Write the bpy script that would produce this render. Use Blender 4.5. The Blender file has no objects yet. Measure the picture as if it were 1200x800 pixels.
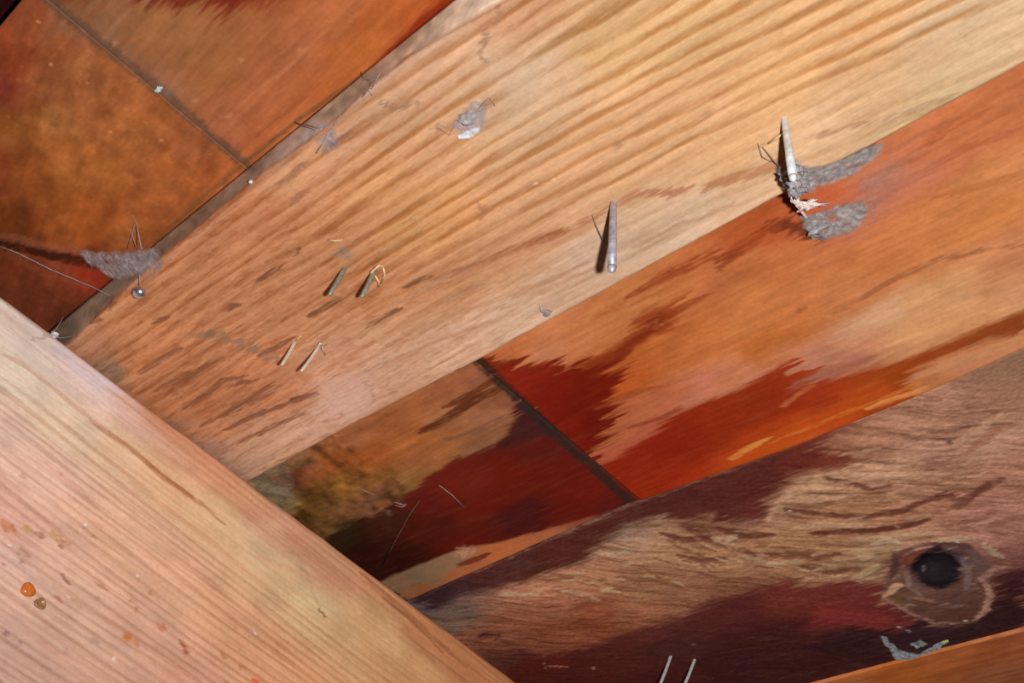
import bpy, bmesh, math, random
import numpy as np
from mathutils import Vector, Matrix, noise as mn

C = bpy.context.scene.collection
SC = bpy.context.scene

# ------------------------------------------------------------------ camera
# World frame: X runs along the roof boards, Y along the joist, Z is up.
CAMZ = 1.60
F = 1500.0                                    # focal length, in pixels of the 1200 px wide frame
E1 = np.array([0.69320085, -0.38126047, -0.61164781])
E2 = np.array([0.68921214, 0.5989152, 0.40778329])
E3 = np.array([0.21085352, -0.70423081, 0.67793787])
cam = bpy.data.objects.new('camera', bpy.data.cameras.new('camera'))
C.objects.link(cam)
cam.data.sensor_width = 36.0
cam.data.lens = 36.0 * F / 1200.0
cam.data.clip_start = 0.01
cam.data.clip_end = 50
right = Vector((E1[0], E2[0], E3[0])); down = Vector((E1[1], E2[1], E3[1])); fwd = Vector((E1[2], E2[2], E3[2]))
up = -down
cam.matrix_world = Matrix(((right.x, up.x, -fwd.x, 0), (right.y, up.y, -fwd.y, 0), (right.z, up.z, -fwd.z, CAMZ), (0, 0, 0, 1)))
SC.camera = cam

# ------------------------------------------------------------------ world, flash, exposure
w = bpy.data.worlds.new('world'); SC.world = w; w.use_nodes = True
w.node_tree.nodes['Background'].inputs[0].default_value = (0.9, 0.95, 1.0, 1)
w.node_tree.nodes['Background'].inputs[1].default_value = 0.010
FL = right * 0.036 + up * 0.002 + fwd * 0.0   # the camera's own flash, right of the lens
fl = bpy.data.lights.new('camera_flash', 'POINT')
fl.energy = 8.35; fl.shadow_soft_size = 0.006; fl.color = (1.0, 1.0, 1.0)
flo = bpy.data.objects.new('camera_flash', fl); C.objects.link(flo)
flo.location = FL + Vector((0, 0, CAMZ))
SC.view_settings.view_transform = 'Standard'
SC.view_settings.look = 'None'
SC.view_settings.exposure = 0.0
SC.view_settings.gamma = 1.0
SC.view_settings.use_curve_mapping = False

# ------------------------------------------------------------------ measuring helpers (mm, camera at 0,0,0)
KL = 0.22
FLn = np.array(FL) * 1000
HB = 305.0      # underside of the roof boards above the lens
HP = 292.0      # underside of the pale batten
def ray(px, py):
    d = np.array([px - 600.0, py - 400.0, F])
    return np.array([d @ E1, d @ E2, d @ E3])
def at(px, py, h):
    r = ray(px, py); return r * (h / r[2])
CT = []
class Plane:
    tagname = ''
    def __init__(s, o, a, b):
        s.o = np.array(o, float); s.a = np.array(a, float); s.b = np.array(b, float)
        s.a /= np.linalg.norm(s.a); s.b /= np.linalg.norm(s.b); s.n = np.cross(s.a, s.b)
        if s.n @ (-s.o) < 0: s.n = -s.n
    def hit(s, px, py):
        r = ray(px, py); return r * ((s.o @ s.n) / (r @ s.n))
    def ab(s, px, py):
        p = s.hit(px, py) - s.o; return p @ s.a, p @ s.b
    def abs_(s, pts): return np.array([s.ab(*p) for p in pts])
    def light(s, px, py):
        p = s.hit(px, py) - FLn; r = np.linalg.norm(p) / 1000
        return abs(p @ s.n) / 1000 / r**3
def lin(c):
    c = np.array(c, float) / 255.0
    return np.where(c <= 0.04045, c / 12.92, ((c + 0.055) / 1.055) ** 2.4)
def albedo(pl, px, py, rgb, boost=1.0):
    return np.clip(lin(rgb) / (KL * pl.light(px, py)) * boost, 0.0015, 0.9)
PB = Plane((0, 0, HB), (1, 0, 0), (0, 1, 0))
PP = Plane((0, 0, HP), (1, 0, 0), (0, 1, 0))
JT = 0.034                                    # the joist runs 2 degrees off square
PJ = Plane((-411.0, 52.0, 0), (-JT, 1, 0), (0, 0, 1))

# ------------------------------------------------------------------ noise
RS = np.random.RandomState(7)
TAB = RS.rand(8, 256, 256)
def vn(x, y, s=0):
    t = TAB[s % 8]; x = np.asarray(x) + 37.3 * s; y = np.asarray(y) + 11.7 * s
    xi = np.floor(x).astype(int); yi = np.floor(y).astype(int)
    fx = x - xi; fy = y - yi; fx = fx * fx * (3 - 2 * fx); fy = fy * fy * (3 - 2 * fy)
    x0 = xi & 255; x1 = (xi + 1) & 255; y0 = yi & 255; y1 = (yi + 1) & 255
    return (t[x0, y0] * (1 - fx) + t[x1, y0] * fx) * (1 - fy) + (t[x0, y1] * (1 - fx) + t[x1, y1] * fx) * fy
def fbm(x, y, s=0, o=4):
    r = 0; a = 0.5; n = 0
    for k in range(o):
        r = r + a * vn(x * 2**k, y * 2**k, s + k); n += a; a *= 0.5
    return 1.7 * (r / n - 0.5)                 # about -0.5..0.5
def sm(e0, e1, x):
    t = np.clip((x - e0) / (e1 - e0), 0, 1); return t * t * (3 - 2 * t)

# ------------------------------------------------------------------ painting wood colour on a board's own (along, across) coordinates
class Paint:
    def __init__(s, pl, A, B, aniso=1.8):
        s.pl = pl; s.A = A; s.B = B; s.an = aniso
        s.col = np.ones((len(A), 3)) * 0.3; s.z = np.zeros(len(A))
    def gain(s, r, g, b, sat=1.0):
        s.col = s.col / np.array([r, g, b]); l = s.col @ np.array([.3, .5, .2]); s.col = l[:, None] + (s.col - l[:, None]) * sat; s.col = np.clip(s.col, .001, .92)
    def field(s, ctrl, sel=None, p=3.0, warp=5.0):
        CT.append((s.pl.tagname, ctrl))
        A = s.A if sel is None else s.A[sel]; B = s.B if sel is None else s.B[sel]
        A = A + warp * 2 * fbm(A / 14, B / 6, 3, 3); B = B + warp * fbm(A / 16, B / 7, 5, 3)
        W = np.zeros(len(A)); R = np.zeros((len(A), 3))
        for px, py, rgb in ctrl:
            a, b = s.pl.ab(px, py); c = np.log(albedo(s.pl, px, py, rgb))
            w = 1.0 / (((A - a) / s.an) ** 2 + (B - b) ** 2 + 6.0) ** (p / 2 + .5)
            W += w; R += w[:, None] * c
        return np.exp(R / W[:, None])
    def base(s, ctrl, sel=None, **k):
        f = s.field(ctrl, sel, **k)
        if sel is None: s.col = f
        else: s.col[sel] = f
    def _blend(s, idx, m, c):
        s.col[idx] = s.col[idx] * (1 - m[:, None]) + c * m[:, None]
    def poly(s, pts, rgb=None, alpha=1.0, soft=1.2, warp=4.0, wb=1.0, ctrl=None, dz=0, seed=1, wl=(18, 1.3), k=(1, 1, 1)):
        q = s.pl.abs_(pts); mg = soft * 3.5 + warp * 2.5 + 1
        idx = np.where((s.A > q[:, 0].min() - mg) & (s.A < q[:, 0].max() + mg) & (s.B > q[:, 1].min() - mg) & (s.B < q[:, 1].max() + mg))[0]
        if len(idx) == 0: return
        A = s.A[idx]; B = s.B[idx]
        A2 = A + warp * (3.0 * fbm(A / wl[0], B / wl[1], seed, 3) + (1.5 * fbm(A / 12, B / .8, seed + 1, 3) if wl[0] > 6 else 0)); B2 = B + wb * 1.6 * fbm(A / 9, B / 4, seed + 2, 3)
        d = np.full(len(idx), 1e9); ins = np.zeros(len(idx), bool)
        for i in range(len(q)):
            x0, y0 = q[i]; x1, y1 = q[(i + 1) % len(q)]
            dx, dy = x1 - x0, y1 - y0
            t = np.clip(((A2 - x0) * dx + (B2 - y0) * dy) / (dx * dx + dy * dy + 1e-9), 0, 1)
            d = np.minimum(d, np.hypot(A2 - x0 - t * dx, B2 - y0 - t * dy))
            cr = (y0 > B2) != (y1 > B2)
            if abs(dy) > 1e-9: ins ^= cr & (A2 < dx * (B2 - y0) / dy + x0)
        sd = np.where(ins, d, -d) + soft * 1.3 * fbm(A / 7, B / .6, seed + 3, 3); m = sm(-soft * 1.7, soft * 1.5, sd) * alpha * (1 + .12 * np.minimum(0, fbm(A / 10, B / 1.2, seed + 4, 3)))
        cx = np.mean([p[0] for p in pts]); cy = np.mean([p[1] for p in pts])
        if ctrl: c = np.maximum(s.field(ctrl, idx) * np.array(k), .0015)
        else: c = albedo(s.pl, cx, cy, rgb)
        s._blend(idx, m, c); s.z[idx] += dz * m
    def line(s, pts, rgb=None, w=0.6, soft=0.5, alpha=1.0, mul=None, taper=True, warp=0.4, dz=0, seed=3, rough=0.0, iso=False):
        q = s.pl.abs_(pts); mg = w + soft + warp + 3
        idx = np.where((s.A > q[:, 0].min() - mg) & (s.A < q[:, 0].max() + mg) & (s.B > q[:, 1].min() - mg) & (s.B < q[:, 1].max() + mg))[0]
        if len(idx) == 0: return
        A = s.A[idx]; B = s.B[idx]
        k_ = 0 if iso else min(w, 1.2); A2 = A + (warp + k_ * 2.2) * 2 * fbm(A / 9, B / .7, seed, 3); B2 = B + warp * fbm(A / 5, B / 2, seed + 1, 2)
        L = np.r_[0, np.cumsum(np.hypot(*np.diff(q, axis=0).T))]
        d = np.full(len(idx), 1e9); u = np.zeros(len(idx))
        for i in range(len(q) - 1):
            x0, y0 = q[i]; x1, y1 = q[i + 1]; dx, dy = x1 - x0, y1 - y0; ll = dx * dx + dy * dy + 1e-9
            t = np.clip(((A2 - x0) * dx + (B2 - y0) * dy) / ll, 0, 1)
            dd = np.hypot(A2 - x0 - t * dx, B2 - y0 - t * dy)
            k = dd < d; d[k] = dd[k]; u[k] = (L[i] + t[k] * math.sqrt(ll)) / L[-1]
        wd = w * (np.sqrt(np.clip(4 * u * (1 - u), 0, 1)) * .85 + .15 if taper else 1)
        m = 1 - sm(0, 1, (d - wd) / soft) if soft > 0 else (d < wd) * 1.0
        m = m * alpha
        m = m * np.clip(1.1 + (.8 + rough) * (1.4 * fbm(A / 3, B / 3, seed + 4, 4) if iso else 1.6 * fbm(A / 7, B / .55, seed + 4, 3)), 0, 1)
        cx = np.mean([p[0] for p in pts]); cy = np.mean([p[1] for p in pts])
        if mul is not None: s.col[idx] *= 1 - m[:, None] * (1 - np.array(mul))
        else: s._blend(idx, m, albedo(s.pl, cx, cy, rgb))
        s.z[idx] += dz * m
    def spot(s, px, py, rgb, r=1.0, soft=0.6, alpha=1.0, stretch=1.0, dz=0, warp=.3):
        a, b = s.pl.ab(px, py); mg = r * stretch * 1.6 + soft * 1.5 + 1.5
        idx = np.where((abs(s.A - a) < mg + warp) & (abs(s.B - b) < mg + warp))[0]
        if len(idx) == 0: return
        A = s.A[idx]; B = s.B[idx]
        wq = warp * .8 + r * .4
        d = np.hypot((A - a) / stretch + wq * 2 * fbm(A / 2, B / 1.5, 2, 3), B - b + wq * 1.6 * fbm(A / 2, B / 2, 4, 3))
        m = (1 - sm(-.4, 1, (d - r * .8) / soft)) * alpha * np.clip(.85 + 1.2 * fbm(A / 1.5, B / .8, 3, 2), 0, 1)
        s._blend(idx, m, albedo(s.pl, px, py, rgb)); s.z[idx] += dz * m

# ------------------------------------------------------------------ materials
def wood_mat(name, rough=0.6, spec=0.3, fine=0.10, scale=(220, 1400, 1400), bump=0.15, coat=0.0):
    m = bpy.data.materials.new(name); m.use_nodes = True; nt = m.node_tree; N = nt.nodes; L = nt.links
    bs = N['Principled BSDF']; at_ = N.new('ShaderNodeAttribute'); at_.attribute_name = 'wood_colour'
    tc = N.new('ShaderNodeTexCoord'); mp = N.new('ShaderNodeMapping'); mp.inputs['Scale'].default_value = scale
    nz = N.new('ShaderNodeTexNoise'); nz.inputs['Scale'].default_value = 1.0; nz.inputs['Detail'].default_value = 3
    mr = N.new('ShaderNodeMapRange'); mr.inputs[3].default_value = 1 - fine; mr.inputs[4].default_value = 1 + fine
    mr.inputs[1].default_value = .36; mr.inputs[2].default_value = .64
    vm = N.new('ShaderNodeVectorMath'); vm.operation = 'SCALE'
    bp = N.new('ShaderNodeBump'); bp.inputs['Strength'].default_value = bump; bp.inputs['Distance'].default_value = 0.0002
    L.new(tc.outputs['Object'], mp.inputs[0]); L.new(mp.outputs[0], nz.inputs['Vector']); L.new(nz.outputs[0], mr.inputs[0])
    nf = N.new('ShaderNodeTexNoise'); nf.inputs['Scale'].default_value = 620; nf.inputs['Detail'].default_value = 4; nf.inputs['Roughness'].default_value = .65
    mf = N.new('ShaderNodeMapRange'); mf.inputs[1].default_value = .35; mf.inputs[2].default_value = .65; mf.inputs[3].default_value = 1 - fine * 1.3; mf.inputs[4].default_value = 1 + fine * 1.3
    mm = N.new('ShaderNodeMath'); mm.operation = 'MULTIPLY'
    L.new(tc.outputs['Object'], nf.inputs['Vector']); L.new(nf.outputs[0], mf.inputs[0]); L.new(mf.outputs[0], mm.inputs[0]); L.new(mr.outputs[0], mm.inputs[1])
    L.new(at_.outputs['Color'], vm.inputs[0]); L.new(mm.outputs[0], vm.inputs['Scale']); L.new(vm.outputs[0], bs.inputs['Base Color'])
    L.new(nz.outputs[0], bp.inputs['Height']); L.new(bp.outputs[0], bs.inputs['Normal'])
    bs.inputs['Roughness'].default_value = rough; bs.inputs['Specular IOR Level'].default_value = spec
    bs.inputs['Coat Weight'].default_value = coat; bs.inputs['Coat Roughness'].default_value = .25
    return m
def plain_mat(name, rgb, rough=0.5, metal=0.0, spec=0.5, noise=0.25, nscale=900, alpha=None):
    m = bpy.data.materials.new(name); m.use_nodes = True; nt = m.node_tree; N = nt.nodes; L = nt.links
    bs = N['Principled BSDF']; tc = N.new('ShaderNodeTexCoord'); nz = N.new('ShaderNodeTexNoise')
    nz.inputs['Scale'].default_value = nscale; nz.inputs['Detail'].default_value = 4
    cr = N.new('ShaderNodeValToRGB'); e = cr.color_ramp.elements
    e[0].position = .3; e[1].position = .7
    e[0].color = tuple(c * (1 - noise) for c in rgb) + (1,); e[1].color = tuple(min(1, c * (1 + noise)) for c in rgb) + (1,)
    L.new(tc.outputs['Object'], nz.inputs['Vector']); L.new(nz.outputs[0], cr.inputs[0]); L.new(cr.outputs[0], bs.inputs['Base Color'])
    bs.inputs['Roughness'].default_value = rough; bs.inputs['Metallic'].default_value = metal; bs.inputs['Specular IOR Level'].default_value = spec
    if alpha:                                  # threads with holes between them
        n2 = N.new('ShaderNodeTexNoise'); n2.inputs['Scale'].default_value = nscale * .7; n2.inputs['Detail'].default_value = 5
        mr = N.new('ShaderNodeMapRange'); mr.inputs[1].default_value = .35; mr.inputs[2].default_value = .65
        mr.inputs[3].default_value = alpha[0]; mr.inputs[4].default_value = alpha[1]
        L.new(tc.outputs['Object'], n2.inputs['Vector']); L.new(n2.outputs[0], mr.inputs[0]); L.new(mr.outputs[0], bs.inputs['Alpha'])
    return m

def tag(o, label=None, cat=None, group=None, kind=None):
    if label: o['label'] = label
    if cat: o['category'] = cat
    if group: o['group'] = group
    if kind: o['kind'] = kind
    return o
def empty(name, loc_mm):
    o = bpy.data.objects.new(name, None); C.objects.link(o); o.empty_display_size = .005
    o.location = Vector((loc_mm[0], loc_mm[1], loc_mm[2])) / 1000 + Vector((0, 0, CAMZ)); return o
def link_mesh(name, V, Fc, mat, parent=None, cols=None, smooth=True, origin=None):
    """V in mm in the lens-centred frame"""
    V = np.asarray(V, float); o0 = V.mean(0) if origin is None else np.array(origin, float)
    me = bpy.data.meshes.new(name)
    Vl = (V - o0) / 1000
    if isinstance(Fc, np.ndarray):
        me.vertices.add(len(Vl)); me.vertices.foreach_set('co', Vl.ravel())
        me.loops.add(Fc.size); me.loops.foreach_set('vertex_index', Fc.ravel().astype(np.int32))
        me.polygons.add(len(Fc)); me.polygons.foreach_set('loop_start', np.arange(0, Fc.size, 4, dtype=np.int32))
        me.update(calc_edges=True); me.validate()
    else: me.from_pydata([tuple(v) for v in Vl], [], Fc)
    if cols is not None:
        ca = me.color_attributes.new('wood_colour', 'FLOAT_COLOR', 'POINT')
        ca.data.foreach_set('color', np.c_[cols, np.ones(len(cols))].astype(np.float32).ravel())
    me.materials.append(mat)
    if smooth: me.polygons.foreach_set('use_smooth', np.ones(len(me.polygons), bool))
    me.update()
    o = bpy.data.objects.new(name, me); C.objects.link(o)
    wl = Vector(o0) / 1000 + Vector((0, 0, CAMZ))
    if parent is not None:
        o.parent = parent; o.location = wl - parent.location
    else: o.location = wl
    return o

def spaced(lo, hi, d0, d1, step, coarse=6.0):
    """fine samples inside [d0,d1], coarse outside, both within [lo,hi]"""
    d0 = max(lo, min(d0, hi)); d1 = min(hi, max(d1, lo))
    out = []
    if d0 > lo: out += list(np.linspace(lo, d0, max(2, int((d0 - lo) / coarse) + 1))[:-1])
    if d1 > d0: out += list(np.linspace(d0, d1, max(2, int((d1 - d0) / step) + 1)))
    else: out.append(d0)
    if hi > d1: out += list(np.linspace(d1, hi, max(2, int((hi - d1) / coarse) + 1))[1:])
    return np.array(out)

def board(name, mat, parent, x0, x1, ylo, yhi, h, top, fine, step=(0.8, 0.42), paint=None, side=0, rnd=0.6, shade_plane=None, label=None):
    """Sawn board seen from below.  ylo/yhi: functions of x.  Bottom face is a fine grid, rounded at the arrises, closed by sides and top."""
    xs = spaced(x0, x1, fine[0], fine[1], step[0]); yl = float(np.mean(ylo(xs))); yh = float(np.mean(yhi(xs)))
    ts = (spaced(yl, yh, fine[2], fine[3], step[1]) - yl) / (yh - yl)
    e = np.array([0, .15, .4, .8]) / (yh - yl)
    ts = np.unique(np.r_[ts[(ts > e[-1] * 1.3) & (ts < 1 - e[-1] * 1.3)], e, 1 - e])
    ex = np.array([0, .15, .4, .8])
    xs = np.unique(np.r_[xs[(xs > x0 + 1.1) & (xs < x1 - 1.1)], x0 + ex, x1 - ex])
    nx, ny = len(xs), len(ts)
    X = np.repeat(xs[:, None], ny, 1); Y = ylo(xs)[:, None] * (1 - ts) + yhi(xs)[:, None] * ts
    # jittered ends: saw-cut slightly out of true
    A = X.ravel(); B = Y.ravel()
    pt = Paint(shade_plane or (PB if h == HB else PP), A, B)
    pt.side = None
    if paint: paint(pt); pt.gain(*GAIN.get(paint.__name__, (1, 1, 1, 1)))
    dE = np.minimum(np.minimum(X - x0, x1 - X), np.minimum(Y - ylo(xs)[:, None], yhi(xs)[:, None] - Y)).ravel()
    q = np.clip(1 - dE / rnd, 0, 1); zr = rnd * (1 - np.sqrt(1 - q * q * .98)) * .8
    Z = h + zr - pt.z
    V = [np.c_[A, B, Z]]; cols = [pt.col]
    idx = np.arange(nx * ny).reshape(nx, ny)
    def quads(I, flip=False):
        a, b, c, d = I[:-1, :-1].ravel(), I[1:, :-1].ravel(), I[1:, 1:].ravel(), I[:-1, 1:].ravel()
        return np.c_[a, d, c, b] if flip else np.c_[a, b, c, d]
    Fs = [quads(idx, True)]; n = nx * ny
    # side walls + top
    loop = np.r_[idx[:, 0], idx[-1, 1:], idx[::-1, -1][1:], idx[0, ::-1][1:-1]]
    rows = [loop]; NR = 7 if side else 2
    bottom = V[0][loop]
    ox = bottom[:, 0]; lowside = np.isclose(bottom[:, 1], ylo(ox), atol=.01)
    for k in range(1, NR + 1):
        f = k / NR; P_ = bottom.copy(); P_[:, 2] = bottom[:, 2] * (1 - f) + top * f
        if side: P_[:, 1] = np.where(lowside, bottom[:, 1] * (1 - f) + side(bottom[:, 0]) * f, P_[:, 1])
        V.append(P_); rows.append(np.arange(n, n + len(loop))); n += len(loop)
        if side and pt.side is not None:
            cs = pt.side(P_[:, 0] * HP / P_[:, 2], P_[:, 1] * HP / P_[:, 2], f); c = np.where(lowside[:, None], cs, pt.col[loop] * .8)
        else: c = pt.col[loop] * (.8)
        cols.append(c)
    R = np.array(rows); Rw = np.c_[R, R[:, :1]]
    Fs.append(quads(Rw, True))
    Vv = np.vstack(V); Cc = np.vstack(cols)
    # top cap: grid of 2 strips between opposite loop sides
    tl = rows[-1]; topr = {int(b): int(t) for b, t in zip(loop, tl)}
    lo_ = [topr[int(i)] for i in idx[:, 0]]; hi_ = [topr[int(i)] for i in idx[:, -1]]
    lo_, hi_ = np.array(lo_), np.array(hi_)
    Fs.append(np.c_[lo_[:-1], lo_[1:], hi_[1:], hi_[:-1]])
    o = link_mesh(name, Vv, np.vstack(Fs), mat, parent, Cc)
    if label: o['label'] = label
    return o

GAIN = dict(paint_upper_right=(1.04, 1.06, 1.2, .97), paint_upper_left=(1.1, 1.12, 1.3, .97), paint_glossy_right=(1.02, 1.0, 1.0, .96), paint_glossy_left=(1.22, 1.16, 1.15, 1.0),
            paint_knotty=(1.13, 1.06, 1.06, 1.0), paint_lower=(1.07, 1, 1, 1), paint_pale=(.97, .95, .93, .95), paint_corner=(1.5, 1.5, 1.5, 1))
def const(v): return lambda x: np.full(np.shape(x), float(v))
def interp(pts): 
    pts = sorted(pts); xs = [p[0] for p in pts]; ys = [p[1] for p in pts]
    return lambda x: np.interp(x, xs, ys)
def edge(pl, px_pts, wob=0.0, seed=0):
    q = pl.abs_(px_pts); q = q[np.argsort(q[:, 0])]
    return lambda x: np.interp(x, q[:, 0], q[:, 1]) + wob * 2 * fbm(np.asarray(x) / 6, np.asarray(x) * 0 + seed, seed, 3)

M_old = wood_mat('old_stained_board', rough=.5, spec=.05, fine=.05, scale=(150, 900, 900), bump=.2)
M_pale = wood_mat('pale_batten_wood', rough=.7, spec=.15, fine=.05, scale=(250, 1500, 1500), bump=.25)
M_knot = wood_mat('rough_knotty_wood', rough=.6, spec=.07, fine=.11, scale=(260, 1100, 1100), bump=.5)
M_joist = wood_mat('pale_joist_wood', rough=.65, spec=.15, fine=.045, scale=(1500, 260, 1500), bump=.25)

# ================================================================== the painted grain of each board
def grain_old(p, amp=.16, seed=1, ang=0.0, sc=1.0):
    """soft blotchy streaks of old stained softwood"""
    A = p.A * math.cos(ang) - p.B * math.sin(ang); B = p.A * math.sin(ang) + p.B * math.cos(ang)
    g = fbm(A / (22 * sc), B / (1.6 * sc), seed, 4); g2 = fbm(A / (9 * sc), B / (4 * sc), seed + 2, 4)
    f = 1 + amp * 1.6 * g + amp * 1.5 * g2
    p.col *= np.clip(np.c_[f, f ** 1.15, f ** 1.3], .3, 2)
    p.z += .12 * g

def paint_upper_right(p):
    p.base([(100,20,(134,88,60)),(150,60,(150,92,56)),(190,30,(152,96,60)),(240,80,(158,96,56)),(300,120,(172,98,62)),(350,60,(172,98,62)),(400,30,(178,100,60)),
            (450,20,(186,98,50)),(380,110,(180,97,52)),(270,160,(160,92,60)),(300,170,(165,90,52)),(200,110,(150,95,70)),(230,60,(150,95,58)),(130,50,(140,95,72)),
            (160,90,(140,90,68)),(330,145,(176,98,58)),(420,60,(184,100,48)),(490,5,(190,95,45)),(60,-40,(110,60,40)),(300,-60,(150,70,40)),(250,140,(158,92,60))])
    grain_old(p, .14, 1, .05)
    p.poly([(160,-40),(163,-2),(172,5),(185,7),(200,1),(215,2),(235,8),(262,14),(280,9),(300,4),(318,-2),(330,-40)], (118,36,20), .92, 2.2, 5, 1.5)
    p.poly([(60,-30),(75,-2),(100,4),(125,0),(140,-30)], (125,55,30), .6, 2.5, 5)
    p.poly([(424,92),(436,74),(452,58),(475,34),(500,10),(530,-20),(560,-20),(520,30),(470,62),(440,90)], (135,42,12), .95, 1.0, 3.5, .5)
    p.line([(380,140),(410,112),(430,92)], (140,70,30), .8, 1.2, .6)
    p.line([(262,138),(310,100),(345,72),(360,55)], (200,125,85), .35, .6, .45, rough=1)
    p.line([(300,160),(350,120),(375,98)], (140,70,40), .4, .8, .5, rough=1)
    for x, y in ((282,70),(268,135),(352,58),(135,52),(134,50),(228,118)): p.spot(x, y, (205,140,105), .7, .8, .5, 1.5)
    p.line([(57,0),(120,52),(185,104),(287,193)], (95,70,58), 1.3, 2.2, .8, taper=False, warp=.8, iso=True)
    p.spot(195, 108, (110,92,80), 2.4, 2.5, .7); p.spot(148,62,(120,88,72),4,4,.5)
    p.line([(285,192),(350,140),(440,78),(545,0)], (105,75,45), .35, .8, .7, taper=False)
def paint_upper_left(p):
    p.base([(20,60,(130,58,32)),(60,60,(142,78,46)),(100,90,(148,86,50)),(50,110,(138,78,46)),(150,150,(156,90,48)),(30,150,(124,70,30)),(100,200,(150,86,40)),
            (200,200,(156,86,44)),(250,200,(154,82,42)),(50,230,(112,58,22)),(20,255,(88,42,18)),(100,260,(138,72,28)),(150,275,(140,78,38)),(185,240,(150,82,42)),
            (0,100,(118,48,34)),(5,200,(108,50,24)),(60,140,(152,94,52)),(20,200,(118,62,26)),(75,180,(148,84,40)),(70,35,(135,85,62)),(30,30,(138,70,42)),
            (20,330,(96,42,24)),(60,345,(100,46,28)),(110,330,(120,42,24)),(80,370,(92,42,24)),(130,325,(90,35,20)),(20,350,(90,42,26)),(-60,300,(80,38,24)),(225,175,(150,84,50)),(130,120,(152,86,48))])
    grain_old(p, .12, 4, .3, 1.2)
    g = fbm(p.A / 6, p.B / 5, 6, 5); p.col *= (1 + .42 * g)[:, None]
    g = sm(.16, .34, fbm(p.A / 3, p.B / 2.2, 3, 4)); p.col *= 1 + g[:, None] * np.array([.10, .16, .22])
    p.line([(-30,283),(0,284),(40,293),(80,303),(110,309),(150,318),(165,322)], (48,20,12), 1.9, 2.0, .95, warp=.8, iso=True)  # dark band slanting across the far left
    p.line([(-20,276),(20,280),(60,290),(95,293)], (120,72,54), 1.4, 1.8, .4, warp=.8, iso=True)
    p.line([(0,292),(60,325),(110,335)], (105,58,40), 1.0, 1.5, .5)
    p.poly([(88,312),(135,318),(140,330),(120,345),(100,335)], (125,36,20), .7, 2.5, 3)
    p.poly([(60,385),(60,372),(140,325),(150,325),(130,345)], (78,38,26), .7, 2, 2)
    for x, y in ((102,97),(60,75),(45,25),(190,165),(130,155)): p.spot(x, y, (205,150,100), .45, .5, .7)
    p.line([(57,0),(120,52),(185,104),(287,193)], (92,68,58), 1.2, 2.4, .75, taper=False, warp=.8, iso=True)
    p.line([(285,192),(230,238),(180,285)], (105,72,45), .4, .8, .7, taper=False)
def paint_corner(p):
    p.base([(0,0,(48,14,12)),(10,5,(40,12,14)),(-20,-30,(60,25,18))]); grain_old(p, .2, 2)

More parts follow.
